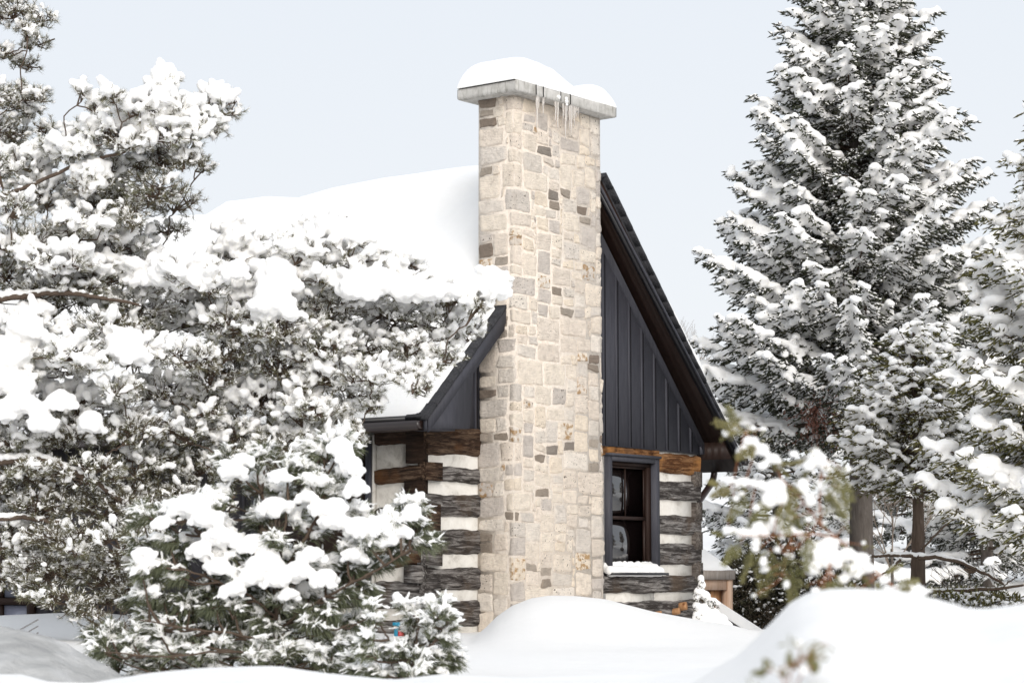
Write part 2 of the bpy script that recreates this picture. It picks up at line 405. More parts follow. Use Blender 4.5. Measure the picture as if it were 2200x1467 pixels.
# greyer packed snow bank, bottom left
xs = np.linspace(-5.2, -1.95, 120); ys = np.linspace(11.3, 13.2, 60)
X, Y = np.meshgrid(xs, ys)
crest = np.interp(X, [-5.2, -3.1, -2.75, -2.55, -2.35, -2.1, -1.95], [1.36, 1.33, 1.31, 1.24, 1.12, .98, .90])
tt = (Y-11.3)/1.9
prof = np.where(tt < .75, (tt/.75)**.9, 1-((tt-.75)/.25)**2*1.5)
Z = .80+(crest-.80)*prof+fbm(X*4, Y*4, 41)*.06+fbm(X*14, Y*14, 42)*.025*(tt > .3)
i = np.arange(59)[:, None]*120+np.arange(119)[None]
q = np.stack([i, i+1, i+121, i+120], -1).reshape(-1, 4)
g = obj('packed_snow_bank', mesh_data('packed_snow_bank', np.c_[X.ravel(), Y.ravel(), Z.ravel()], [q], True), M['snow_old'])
tag(g, 'grey ploughed snow bank with a crumbled edge at lower left', 'snow bank', kind='structure')

# ================================================================== CABIN
cab = empty('log_cabin', (C0[0], C0[1], 0), HROT)
tag(cab, 'log cabin with dark gable, pale stone chimney and deep snow on its roof', 'cabin')
UL, UR, VW, VE = -.90, 4.35, .50, 9.2          # gable wall from UL to UR on plane VW; house reaches back to VE
AX, AZ = 1.80, 6.29
LS = (AZ-3.27)/(AX+1.334); RS = (AZ-3.07)/(4.75-AX)      # roof slopes
def zroof(u): return AZ-LS*(AX-u) if u < AX else AZ-RS*(u-AX)

def log_mesh(name, axis, a0, a1, plane, thick, zb0, zt0, zb1, zt1, mat, seed, out=-1):
    """squared log: 'axis' x: spans x a0..a1 in front of y=plane (towards -y); 'y': spans y, in front of x=plane (towards -x)"""
    n = max(12, int(abs(a1-a0)/.05)); m = 10
    s = np.linspace(0, 1, n); a = a0+(a1-a0)*s
    r = np.random.default_rng(seed)
    k = r.uniform(0, 50)
    zb = zb0+(zb1-zb0)*s+(fbm(a*2.0+k, a*0+seed, 1)*.045+fbm(a*9+k, a*0, 2)*.025)
    zt = zt0+(zt1-zt0)*s+(fbm(a*2.0+k+20, a*0+seed, 3)*.045+fbm(a*9+k, a*0+5, 4)*.025)
    vv = np.linspace(-1, 1, m)
    A, Q = np.meshgrid(a, vv, indexing='ij')
    Zm = (zb+zt)[:, None]/2+(zt-zb)[:, None]/2*Q
    off = thick*(1-np.abs(Q)**7)*1.0+fbm(A*3+k, Q*2.3+seed, 7)*.03+fbm(A*11+k, Zm*22, 9)*.018
    off = np.where(np.abs(Q) > .99, -.02, off)
    if axis == 'x': Vt = np.stack([A, plane-off, Zm], -1)
    else: Vt = np.stack([plane-off, A, Zm], -1)
    Vt = Vt.reshape(-1, 3)
    i = np.arange(n-1)[:, None]*m+np.arange(m-1)[None]
    q = np.stack([i, i+m, i+m+1, i+1], -1).reshape(-1, 4)
    if axis == 'y': q = q[:, ::-1]
    # end caps, back to the wall
    b = Vt.copy()
    for e in (0, n-1):
        ring = Vt[e*m:(e+1)*m]; back = ring.copy()
        if axis == 'x': back[:, 1] = plane+.05
        else: back[:, 0] = plane+.05
        o = len(b); b = np.concatenate([b, ring, back])
        j = np.arange(m-1); qq = np.stack([o+j, o+j+1, o+m+j+1, o+m+j], -1)
        q = np.concatenate([q, qq])
    return obj(name, mesh_data(name, b, [q], True), mat, cab)

# chinking backs: one solid wall core per side (pale mortar showing between the logs)
mb = MB()
mb.box((UL+.02, VW, .6), (2.38, VW+.22, 3.25)); mb.box((3.38, VW, .6), (UR-.02, VW+.22, 3.25)); mb.box((2.38, VW, .6), (3.38, VW+.22, 1.66)); mb.box((2.38, VW, 3.0), (3.38, VW+.22, 3.25))
mb.box((UL+.02, VW+.22, .6), (UL+.22, VE, 3.20))
ch = mb.build('chinking', M['chink'], cab)
mb = MB(); mb.box((UR-.22, VW+.22, .6), (UR, VE, 3.2)); mb.box((UL+.22, VE-.2, .6), (UR-.22, VE, 3.2)); mb.build('rear_wall', M['log_greyx'], cab)
Lz = [(2.885, 3.22, 'brown'), (2.60, 2.79, 'grey'), (2.22, 2.49, 'grey'), (1.83, 2.11, 'grey'), (1.45, 1.72, 'grey'), (1.07, 1.36, 'grey'), (.70, .98, 'grey')]
for k, (a, b, c) in enumerate(Lz):
    log_mesh('log', 'x', UL, .12, VW, .05, a, b, a+.01, b, M['log_%sx' % c], 100+k)
Rz = [(2.86, 3.10, 'orange'), (2.52, 2.77, 'grey'), (2.12, 2.36, 'grey'), (1.75, 2.02, 'grey'), (1.41, 1.63, 'grey'), (1.07, 1.33, 'grey'), (.70, .98, 'grey')]
for k, (a, b, c) in enumerate(Rz):
    u0 = 3.40 if k < 4 else 1.5
    log_mesh('log', 'x', u0, UR-.0, VW, .05, a, b, a-.01, b, M['log_orange'] if c == 'orange' else M['log_greyx'], 200+k)
log_mesh('log', 'x', 1.5, 3.45, VW, .03, 3.02, 3.14, 3.02, 3.14, M['log_orange'], 300)
for z0, z1, c in ((2.55, 2.80, 'brown'), (2.14, 2.42, 'grey'), (1.78, 2.06, 'grey'), (1.42, 1.68, 'brown')):       # ends of the side-wall logs seen on the right corner
    mb = MB(); mb.box((UR-.15, VW-.062, z0+.16), (UR+.008, VW+.1, z1+.10)); mb.build('log_end', M['log_endgrain'], cab)
for k, (a, b, c) in enumerate([(3.02, 3.2, 'dark'), (2.62, 2.80, 'brown'), (2.05, 2.36, 'dark'), (1.72, 1.90, 'brown'), (1.28, 1.56, 'grey'), (.85, 1.15, 'grey')]):
    log_mesh('log', 'y', VW-.0, 1.16 if k < 4 else 2.96, UL, .05, a, b, a-.03, b-.03, M['log_%sy' % c], 400+k)
    mb = MB(); mb.box((UL-.045, VW-.075, a), (UL+.19+.03*(k % 2), VW+.05, b+.01)); mb.build('log_end', M['log_%sx' % ('brown' if k < 3 else 'grey')], cab)
for k, (a, b, c) in enumerate([(2.80, 3.18, 'dark'), (2.36, 2.62, 'dark'), (1.90, 2.06, 'dark'), (1.54, 1.73, 'grey')]):
    mb = MB(); mb.box((UL-.055, VW-.03, a), (UL+.03, VW+.21+.02*(k % 2), b)); mb.build('log_end', M['log_%sy' % c], cab)

mb = MB(); mb.box((UL-.03, 2.97, .6), (UL+.019, VE, 3.20)); mb.build('side_siding', M['charcoal'], cab)
for v_0 in np.arange(3.1, VE-.1, .30): mb = MB(); mb.box((UL-.05, v_0, .6), (UL-.031, v_0+.04, 3.19)); mb.build('batten', M['charcoal'], cab)
w3 = empty('window', (0, 0, 0)); w3.parent = cab
for a_, b_ in (((UL-.11, 6.62, .8), (UL-.051, 6.72, 2.02)), ((UL-.11, 8.1, .8), (UL-.051, 8.2, 2.02)), ((UL-.11, 6.721, 1.9), (UL-.051, 8.099, 2.02)), ((UL-.12, 6.721, 1.27), (UL-.051, 8.099, 1.35)), ((UL-.10, 7.2, .8), (UL-.051, 7.26, 1.269)), ((UL-.10, 7.2, 1.351), (UL-.051, 7.26, 1.899))):
    mb = MB(); mb.box(a_, b_); mb.build('frame', M['interior'], w3)
for y_0, y_1, z_0, z_1 in ((6.73, 7.19, .8, 1.26), (7.27, 8.09, .8, 1.26), (6.73, 7.19, 1.36, 1.89), (7.27, 8.09, 1.36, 1.89)):
    mb = MB(); mb.box((UL-.07, y_0, z_0), (UL-.052, y_1, z_1)); mb.build('pane', M['glass_blue'], w3)
# siding on the gable
def zs(u): return zroof(u)-.19
mb = MB()
mb.prism([(UL-.02, 3.19), (-.0, 3.17), (.0, zs(.0)), (UL-.02, zs(UL-.02))], VW-.035, VW+.2)
mb.prism([(1.5, 3.14), (4.41, 3.115), (4.41, zs(4.41)), (AX, zs(AX)), (1.5, zs(1.5))], VW-.035, VW+.2)
sid = mb.build('gable_siding', M['slate'], cab)
mb = MB()
mb.prism([(0, 3.1), (1.5, 3.1), (1.5, zs(1.5)), (0, zs(0))], VW+.01, VW+.2); mb.build('gable_backing', M['slate'], cab); mb = MB()
mb.prism([(UL, 3.1), (UR, 3.1), (AX, zs(AX))], VE-.2, VE)
mb.build('gable_backing', M['slate'], cab)
us = list(np.arange(1.78, 4.40, .262)); us[0] = 1.80
for u in us+[-.33, -.08]:
    lo = 3.13 if u > 1 else 3.20
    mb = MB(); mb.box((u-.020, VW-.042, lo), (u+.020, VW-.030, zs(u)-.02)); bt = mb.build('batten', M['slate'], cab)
    mb = MB(); mb.box((u+.020, VW-.041, lo+.01), (u+.040, VW-.030, zs(u)-.02)); mb.build('groove_shade', M['groove_shade'], bt)  # raised near-black strip paints the shaded line beside the batten
# sloping trim where siding meets the soffit
mb = MB()
for (a, b) in ((AX, 4.41),):
    mb.add([(a, VW-.065, zs(a)), (b, VW-.065, zs(b)), (b, VW-.065, zs(b)-.13), (a, VW-.065, zs(a)-.13), (a, VW, zs(a)), (b, VW, zs(b)), (b, VW, zs(b)-.13), (a, VW, zs(a)-.13)],
           [np.array([[0, 1, 2, 3], [3, 2, 6, 7], [0, 3, 7, 4], [1, 5, 6, 2]])])
mb.box((4.33, VW-.062, 3.12), (4.415, VW-.034, zs(4.4)-.02))
mb.build('siding_trim', M['slate'], cab)

# roof: slabs of shingle, soffit underneath, fascia on the rake, shingle edge stepping
VR = .13
def slab(u0, z0, u1, z1, va, vb, th, name, mat, up=0):
    mb = MB(); mb.prism([(u0, z0+up), (u1, z1+up), (u1, z1+up-th), (u0, z0+up-th)], va, vb); return mb.build(name, mat, cab)
EL, ER = -1.334, 4.75
gap = [(-.06, 1.66)]                                # the chimney interrupts the overhang
def roof_piece(u0, u1, va, vb, name, mat, up, th, seg=1):
    mb = MB(); mb.prism([(u0, zroof(u0)+up), (u1, zroof(u1)+up), (u1, zroof(u1)+up-th), (u0, zroof(u0)+up-th)], va, vb); return mb
mb = MB()
for (a, b, v0) in ((EL, -.02, VR+.02), (-.02, AX, VW), (AX, ER, VR+.02)):
    mb.prism([(a, zroof(a)), (b, zroof(b)), (b, zroof(b)-.06), (a, zroof(a)-.06)], v0, VE+.4)
mb.build('roof', M['shingle'], cab)
mb = MB()
for (a, b) in ((EL+.02, -.02), (1.66, AX), (AX, ER-.02)):
    mb.prism([(a, zroof(a)-.06), (b, zroof(b)-.06), (b, zroof(b)-.17), (a, zroof(a)-.17)], VR+.03, VW+.05)
for (a, b) in ((EL+.02, UL), (UR, ER-.02)):
    mb.prism([(a, zroof(a)-.06), (b, zroof(b)-.06), (b, zroof(b)-.17), (a, zroof(a)-.17)], VW+.05, VE+.35)
# boxed eave on the right
mb.prism([(4.415, zroof(4.415)-.171), (4.74, zroof(4.74)-.171), (4.74, 3.06), (4.415, 3.06)], VR+.03, VE+.3)
mb.build('soffit', M['soffit'], cab)
def rake(a, b, name, top, th, v0, v1, mat):
    mb = MB(); n = max(2, int(abs(b-a)/.5))
    mb.prism([(a, zroof(a)-top), (b, zroof(b)-top), (b, zroof(b)-top-th), (a, zroof(a)-top-th)], v0, v1)
    return mb.build(name, mat, cab)
mb = MB(); mb.prism([(EL, zroof(EL)-.03), (-.02, zroof(-.02)-.03), (-.02, zroof(-.02)-.27), (-.56, zroof(-.56)-.27), (-.62, 3.16), (EL, 3.125)], VR-.02, VR+.028); mb.build('rake_board', M['slate'], cab)
rake(EL+.02, -.02, 'rake_trim', .03, .17, VR-.04, VR-.021, M['slate'])
rake(AX-.12, ER, 'rake_board', .035, .065, VR-.02, VR+.028, M['black'])
rake(AX-.12, ER-.01, 'rake_trim', .035, .03, VR-.055, VR-.022, M['slate'])
for a, b in ((EL-.02, -.03), (AX-.1, ER+.02)):            # stepped shingle edge
    u = a; mb = MB()
    while u < b-.02:
        w = rng.uniform(.12, .16); e = min(u+w, b); k = rng.uniform(.001, .005)
        mb.prism([(u, zroof(u)+.006), (e, zroof(e)+.006+k), (e, zroof(e)-.035), (u, zroof(u)-.035)], VR-.05-rng.uniform(0, .008), VR+.25); u = e
    mb.build('shingle_edge', M['shingle'], cab)
mb = MB(); mb.box((EL+.03, VR+.03, 3.13), (UL+.1, VW, 3.16)); mb.build('eave_return', M['slate'], cab)

# gutters
def gutter(x0, x1, z0, z1, va, vb, name):
    mb = MB(); w = x1-x0
    prof = [(x0, z1), (x0, z0+.03), (x0+w*.25, z0), (x1, z0), (x1, z1), (x1-.008, z1), (x1-.008, z0+.01), (x0+w*.28, z0+.01), (x0+.008, z0+.035), (x0+.008, z1)]
    n = len(prof); p = np.array(prof)
    v = np.concatenate([np.c_[p[:, 0], np.full(n, va), p[:, 1]], np.c_[p[:, 0], np.full(n, vb), p[:, 1]]])
    q = np.array([[i, (i+1) % n, n+(i+1) % n, n+i] for i in range(n)]); mb.add(v, [q])
    mb.prism([(x0+.004, z0+.02), (x1-.004, z0+.004), (x1-.004, z1-.002), (x0+.004, z1-.002)], va+.002, va+.008)
    return mb.build(name, M['gutter'], cab)
gutter(EL-.10, EL+.02, 3.11, 3.21, VR+.02, VE+.3, 'gutter')
gutter(4.76, 4.90, 2.99, 3.08, VR-.02, VE+.3, 'gutter')
mb = MB(); mb.box((EL-.02, VR+.03, 3.20), (EL+.03, VE+.3, 3.27)); mb.box((EL+.03, VR+.1, 3.17), (UL, VE+.3, 3.205)); mb.build('eave_fascia', M['black'], cab)
# downspout at right (from the gutter, elbow back to the wall)
def hp(px, py, v):      # house-local point on plane v
    x = (px-1100)/F; y = (733.5-py)/F; d = np.array([x, cP-sP*y, sP+cP*y]); tt = ((C0+v*V-EYE)@V)/(d@V); p = EYE+tt*d-C0
    return np.array([p@U, v, p[2]])
mb = MB(); a = hp(1534, 990, .55)
mb.tube([a+(0, 0, .03), a, a-(0, 0, .16), a-(.02, 0, .22), a-(.07, 0, .29), a-(.36, 0, .52), a-(.41, 0, .58), a-(.42, 0, .66), a-(.42, 0, 2.0)], .042, 12)
mb.build('downspout', M['gutter'], cab, True)

# ------------------------------------------------------------------ roof snow (left slope thick, right slope thin)
nv, nr = 260, 110
vv = VR+.06+(VE+.38-VR-.06)*np.linspace(0, 1, nv); rr = np.linspace(0, 1, nr)
Vg, Rg = np.meshgrid(vv, rr, indexing='ij')
uu = EL+.0+(AX+.10-EL)*Rg                           # up the slope to just past the ridge
base = np.array([[zroof(x) for x in uu[0]]])
ridgeT = np.interp(vv, [.1, 1.2, 2, 3.4, 4.3, 4.9, 5.5, 6.2, 6.6, 7.4, 9.6], [.14, .20, .26, .29, .25, .18, .27, .28, .12, .20, .2])[:, None]
midT = .34+.10*fbm(Vg*.5, Rg*3, 61)*2+.06*fbm(Vg*1.7, Rg*6, 62)
lowT = .05+.05*fbm(Vg*2.5, Rg*2, 63)
w1 = sstep(.02, .30, Rg-.05*np.sin(Vg*1.3)); T = lowT*(1-w1)+midT*w1
w2 = sstep(.80, 1.0, Rg); T = T*(1-w2)+ridgeT*w2
# drift lobe with a soft lip left of the chimney
lip = .20*sstep(.0, .10, Rg-.72-.05*np.sin(Vg*1.1+.8))*(1-sstep(.0, .55, np.abs(Vg-2.2)/2.2))
T = T+lip*(1-w2)*.75-.05*np.exp(-((Vg-2.2)/1.4)**2-((Rg-.66)/.07)**2)
T = T*sstep(0, .10, (Vg-VR-.06)/1.2+.02)*(1-.98*sstep(.97, 1, (Vg-VR)/(VE+.38-VR)))
T = T*(.55+.45*sstep(VR, .7, Vg)) 
T = T*np.clip((Rg)/.03, .0, 1)**.4+.002
T = T*np.where(Rg > .96, np.sqrt(np.clip((1-Rg)/.04, 0, 1))*.85+.15, 1)
Zt = base+T
# notch for the chimney
Zb = base+0*Vg+.001
v_ = np.concatenate([np.stack([uu, Vg, Zt], -1).reshape(-1, 3), np.stack([uu, Vg, Zb], -1).reshape(-1, 3)])
keep = ~((uu[:-1, :-1] > -.10) & (uu[:-1, :-1] < 1.72) & (Vg[:-1, :-1] < .47))
i = (np.arange(nv-1)[:, None]*nr+np.arange(nr-1)[None])
q = np.stack([i, i+nr, i+nr+1, i+1], -1)[keep].reshape(-1, 4)[:, ::-1]
obj('roof_snow', mesh_data('roof_snow', v_[:nv*nr], [q], True), M['snow'], cab)
# right slope: thin sheet set back from the rake
nv, nr = 60, 160
vv = VR-.03+(VE+.3-VR+.03)*np.linspace(0, 1, nv)**2.6; rr = np.linspace(0, 1, nr)
Vg, Rg = np.meshgrid(vv, rr, indexing='ij'); uu = AX+.1+(ER+.01-AX-.1)*Rg
base = np.array([[zroof(x) for x in uu[0]]])
T = .17+.16*fbm(uu*2.2, Vg*.6, 71)+.05*fbm(uu*9, Vg*2, 72)
T = T*sstep(0, .12, Vg-VR+.035)**.5*np.clip((1-Rg)/.01, 0, 1)**.5*np.clip(Rg/.02, 0, 1)**.5+.003
i = (np.arange(nv-1)[:, None]*nr+np.arange(nr-1)[None]); q = np.stack([i, i+nr, i+nr+1, i+1], -1).reshape(-1, 4)[:, ::-1]
obj('roof_snow', mesh_data('roof_snow', np.stack([uu+T*.3, Vg, base+T], -1).reshape(-1, 3), [q], True), M['snow'], cab)

# ------------------------------------------------------------------ chimney
chm = empty('chimney', (0, 0, 0)); chm.parent = cab
CW, CD, CT = 1.60, .49, 6.84
def cmap(s, z, off):
    """unwrapped coordinate s (<0: left face, 0..CW front, >CW right face) -> local point pushed out by off"""
    tw = 1+.0*z; W = CW+.06*(1-np.clip((z-1)/5.8, 0, 1))-.02
    s = np.asarray(s, float); W = np.broadcast_to(W, s.shape)
    x = np.clip(s, 0, W); y = np.where(s < 0, -s, np.where(s > W, s-W, 0))
    nl = np.clip(-s/.02, -1, 1)*.5+.5      # 1 on the left face
    nr = np.clip((s-W)/.02, -1, 1)*.5+.5
    nfx = -nl+nr; nfy = -(1-nl)*(1-nr)
    # at corners push along both
    cx = np.where((np.abs(s) < .02), -1., np.where(np.abs(s-W) < .02, .5, nfx)); cy = np.where((np.abs(s) < .02) | (np.abs(s-W) < .02), -1., nfy)
    return np.stack([x+cx*off, y+cy*off, z+0*s], -1)
mb = MB(); mb.box((-.004, -.004, .6), (CW+.004, CD, CT))
# slight spread at the foot
mb.prism([(CW, .6), (CW+.045, .6), (CW+.0, 6.0)], .002, CD-.002)
mb.build('mortar_core', M['mortar'], chm)
cell = .053
S0, S1 = -CD, CW+CD
ncx = int(round((S1-S0)/cell)); csx = (S1-S0)/ncx; ncz = int((CT-.75)/cell); csz = (CT-.75)/ncz
occ = np.zeros((ncx, ncz), bool); stones = []
r_ = np.random.default_rng(12)
xc0 = int(round((0-S0)/csx))
for j in range(ncz):
    for i0 in range(ncx):
        if occ[i0, j]: continue
        h = int(r_.choice([2, 2, 2, 3, 3, 3, 4, 4, 5])); w = int(np.clip(round(h*r_.uniform(1.15, 2.5)), 4, 10))
        w = min(w, ncx-i0); h = min(h, ncz-j)
        while w > 1 and occ[i0:i0+w, j].any(): w -= 1
        if w <= 3: h = min(h, 3)
        while h > 1 and occ[i0:i0+w, j:j+h].any(): h -= 1
        if w == 1 and i0+1 < ncx and not occ[i0+1, j]: w = 2
        if w == 1 and h > 2: h = 2
        occ[i0:i0+w, j:j+h] = True
        stones.append((S0+i0*csx, S0+(i0+w)*csx, .75+j*csz, .75+(j+h)*csz, w, h))
pal = [(.76, .69, .60), (.80, .73, .635), (.73, .66, .58), (.78, .73, .66), (.68, .635, .575), (.84, .77, .67), (.66, .60, .53), (.80, .715, .60), (.63, .59, .54), (.56, .52, .48)]
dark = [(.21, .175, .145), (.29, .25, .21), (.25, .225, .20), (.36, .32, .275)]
vs, fs, cs, st = [], [], [], []; n0 = 0; K = 11
a = np.linspace(-1, 1, K); a = np.sign(a)*np.abs(a)**.62; A, B = np.meshgrid(a, a, indexing='ij')
for (s0, s1, z0, z1, w, h) in stones:
    g_ = .008
    c0 = np.array([[s0+g_, z0+g_], [s1-g_, z0+g_], [s1-g_, z1-g_], [s0+g_, z1-g_]])+r_.normal(0, .010, (4, 2))
    p, q2 = (A+1)/2, (B+1)/2
    rr_ = np.maximum(np.abs(A), np.abs(B))
    rnd = 1-.045*(np.abs(A)*np.abs(B))**5
    p = .5+(p-.5)*rnd; q2 = .5+(q2-.5)*rnd
    Ss = c0[0, 0]*(1-p)*(1-q2)+c0[1, 0]*p*(1-q2)+c0[2, 0]*p*q2+c0[3, 0]*(1-p)*q2
    Zs = c0[0, 1]*(1-p)*(1-q2)+c0[1, 1]*p*(1-q2)+c0[2, 1]*p*q2+c0[3, 1]*(1-p)*q2
    k = r_.uniform(0, 100)
    Ss = Ss+fbm(Ss*18+k, Zs*18, 5, 2)*.024; Zs = Zs+fbm(Ss*18+k+9, Zs*18, 6, 2)*.022
    hgt = r_.uniform(.010, .020)
    off = hgt*(1-rr_**14)+fbm(Ss*14+k, Zs*14, 8, 3)*.016+(A*r_.normal(0, .003)+B*r_.normal(0, .003))
    off = np.where(rr_ > .99, .0, np.maximum(off, .006))
    vs.append(cmap(Ss, Zs, off).reshape(-1, 3))
    i = np.arange(K-1)[:, None]*K+np.arange(K-1)[None]
    fs.append(np.stack([i, i+K, i+K+1, i+1], -1).reshape(-1, 4)+n0); n0 += K*K
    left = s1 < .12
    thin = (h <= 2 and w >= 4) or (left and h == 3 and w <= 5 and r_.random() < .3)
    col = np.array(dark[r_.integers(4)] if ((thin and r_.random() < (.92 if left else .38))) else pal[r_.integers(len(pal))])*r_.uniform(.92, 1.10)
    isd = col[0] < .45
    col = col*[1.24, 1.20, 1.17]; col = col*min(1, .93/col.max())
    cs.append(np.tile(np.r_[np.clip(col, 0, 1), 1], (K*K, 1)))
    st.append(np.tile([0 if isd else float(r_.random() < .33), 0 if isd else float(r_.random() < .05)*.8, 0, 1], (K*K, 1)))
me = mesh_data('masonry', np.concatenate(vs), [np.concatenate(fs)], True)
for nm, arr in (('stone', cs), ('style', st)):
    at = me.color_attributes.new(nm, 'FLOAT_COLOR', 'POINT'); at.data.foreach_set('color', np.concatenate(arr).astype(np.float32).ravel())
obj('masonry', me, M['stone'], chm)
# concrete cap: bevelled slab with slightly irregular faces
def slab_mesh(x0, x1, y0, y1, z0, z1, nzx=40, amp=.006, seed=1):
    mbb = MB(); nx_ = nzx
    per = []
    b = .012
    for (ax, ay, bx, by) in ((x0, y0, x1, y0), (x1, y0, x1, y1), (x1, y1, x0, y1), (x0, y1, x0, y0)):
        for k in range(nx_): per.append((ax+(bx-ax)*k/nx_, ay+(by-ay)*k/nx_))
    per = np.array(per); cxy = np.array([(x0+x1)/2, (y0+y1)/2]); n = len(per)
    rings = []
    for zz, ins in ((z0, .02), (z0+.012, 0), (z0*.66+z1*.34, 0), (z0*.33+z1*.67, 0), (z1-.012, 0), (z1, .02)):
        pp = per+(cxy-per)/np.linalg.norm(cxy-per, axis=1)[:, None]*ins
        nn = fbm(per[:, 0]*6+per[:, 1]*5+seed, np.full(n, zz*9), seed)*amp*2
        pp = pp+(pp-cxy)/np.linalg.norm(pp-cxy, axis=1)[:, None]*nn[:, None]
        rings.append(np.c_[pp, np.full(n, zz)])
    v = np.concatenate(rings); m = len(rings)
    i = np.arange(m-1)[:, None]*n; j = np.arange(n)[None]; k = (j+1) % n
    mbb.add(v, [np.stack([i+j, i+k, i+n+k, i+n+j], -1).reshape(-1, 4), np.arange(n)[None, ::-1], (np.arange(n)+(m-1)*n)[None]])
    return mbb
slab_mesh(-.17, 1.70, -.17, .66, 6.84, 6.965).build('chimney_cap', M['concrete'], chm)
for u in (.30, .62, .80, .17):
    mb = MB(); mb.box((u, -.181, 6.845+.02*rng.random()), (u+.005, -.160, 6.96)); mb.build('cap_joint', M['groove_shade'], chm)
# snow on the cap
nx_, ny_ = 90, 46; q1 = np.sin(np.linspace(-1, 1, nx_)*math.pi/2); q2 = np.sin(np.linspace(-1, 1, ny_)*math.pi/2)
cx_ = .765+.925*q1; cy_ = .245+.405*q2; XX, YY = np.meshgrid(cx_, cy_)
ed = np.sqrt(np.clip(1-np.abs(q1[None])**12, 0, 1))*np.sqrt(np.clip(1-np.abs(q2[:, None])**6, 0, 1))
T = np.interp(XX, [-.2, 0, .15, .38, .6, .8, .98, 1.08, 1.22, 1.38, 1.52, 1.7], [.27, .31, .325, .32, .29, .21, .14, .13, .19, .245, .25, .20])
T = (T+.03*fbm(XX*3, YY*3, 66))*ed**.8
# bulge outward a little above the slab edge
XX = XX+(np.sign(q1)[None]*np.abs(q1[None])**6*.03)*(1-0*T); YY = YY+(np.sign(q2)*np.abs(q2)**6*.0)[:, None]
i = np.arange(ny_-1)[:, None]*nx_+np.arange(nx_-1)[None]
obj('cap_snow', mesh_data('cap_snow', np.stack([XX, YY, 6.962+T], -1).reshape(-1, 3), [np.stack([i, i+1, i+nx_+1, i+nx_], -1).reshape(-1, 4)], True), M['snow'], chm)
mb = MB(); p = np.array([.78, .25, 7.12])
mb.add([p+(-.10, 0, .055), p+(.14, 0, .045), p+(.03, -.10, -.02), p+(.02, .02, -.05)], [np.array([[0, 2, 1], [0, 1, 3], [0, 3, 2], [1, 2, 3]])]); mb.build('flue_tip', M['black'], chm)
ic = [(.22, .38), (.25, .17), (.33, .22), (.345, .1), (.56, .25), (.60, .33), (.70, .22), (.745, .42), (.77, .2), (.82, .30), (.85, .36), (.88, .18), (.91, .24), (.94, .15), (.98, .12)]
for u, L in ic:
    mb = MB(); n = 8; tt = np.linspace(0, 1, n); rad = .014*(1-tt)**.7*(.7+L)+.0015
    mb.tube(np.c_[u+.004*np.sin(tt*9+u*40), np.full(n, -.150), 6.862-tt*L], rad, 7); mb.build('icicle', M['ice'], chm, True)
for pc, rc in (([[.58, -.175, 6.895], [.585, -.175, 6.88]], [.026, .02]), ([[.72, -.175, 6.90], [.725, -.175, 6.865], [.735, -.175, 6.83]], [.022, .026, .016])):
    sn = Snow(); sn.balls(np.array(pc), np.array(rc)); sn.build('snow_crumb', M['snow'], chm, .006, .002, .02, 1)

# ------------------------------------------------------------------ gable window
win = empty('window', (0, 0, 0)); win.parent = cab
W0, W1, WZ0, WZ1 = 2.36, 3.40, 1.66, 3.02
mb = MB(); fr = .058; y0 = VW-.075
for a, b in (((W0, y0, WZ0), (W0+fr, VW+.12, WZ1)), ((W1-fr-.03, y0, WZ0), (W1, VW+.12, WZ1)), ((W0+fr, y0, WZ1-fr), (W1-fr-.03, VW+.12, WZ1))): mb.box(a, b)
mb.box((W0-.012, y0-.02, WZ1+.001), (W1+.02, VW+.05, WZ1+.03))
mb.build('frame', M['slate'], win)
xi0, xi1 = W0+fr+.001, W1-fr-.031
mb = MB(); yb = VW+.06                                         # dark reveal and sashes
mb.box((xi0, VW-.01, WZ1-fr-.045), (xi1, yb, WZ1-fr-.001)); mb.box((xi1-.075, VW-.01, WZ0), (xi1, yb, WZ1-fr-.046)); mb.box((xi0, VW-.01, WZ0), (xi0+.012, yb, WZ1-fr-.046))
mb.build('reveal', M['interior'], win)
mb = MB(); zm = 2.30; xs0, xs1 = xi0+.013, xi1-.076
mb.box((xs0, VW+.015, zm-.02), (xs1, VW+.05, zm+.02)); mb.box((xs1-.03, VW+.02, WZ0), (xs1, VW+.05, zm-.021)); mb.box((xs0+.0, VW+.02, WZ1-fr-.075), (xs1, VW+.05, WZ1-fr-.047))
mb.box(((xs0+xs1)/2-.008, VW+.03, zm+.021), ((xs0+xs1)/2+.008, VW+.05, WZ1-fr-.076)); mb.box((xs1-.022, VW+.03, zm+.021), (xs1, VW+.05, WZ1-fr-.076))
mb.build('sash', M['soffit'], win)
for z0, z1, y in ((WZ0, zm, VW+.055), (zm, WZ1-fr-.05, VW+.058)):
    mb = MB(); mb.box((xs0, y, z0+.002), (xs1, y+.01, z1-.002)); mb.build('pane', M['glass'], win)
mb = MB(); mb.box((W0-.03, VW-.16, WZ0-.032), (W1+.06, VW+.05, WZ0-.003)); mb.build('sill', M['black'], win)
sn = Snow()
for u in np.linspace(W0+.02, W1-.03, 22):
    h = .075+.03*fbm(np.array([u*5]), np.array([1.]), 81)[0]+(.03 if 3.05 < u < 3.3 else 0)
    sn.add(np.array([[u, VW-.065, WZ0-.02+h*.45]]), np.array([[.07, .085, h*.62+.02]])); sn.add(np.array([[u, VW+.0, WZ0+.06]]), np.array([[.05, .05, .06+.02*rng.random()]]))
    sn.add(np.array([[u, VW-.10, WZ0+.0]]), np.array([[.06, .055, .035]]))
sn.build('sill_snow', M['snow'], win, .012, .008, .08, 2)

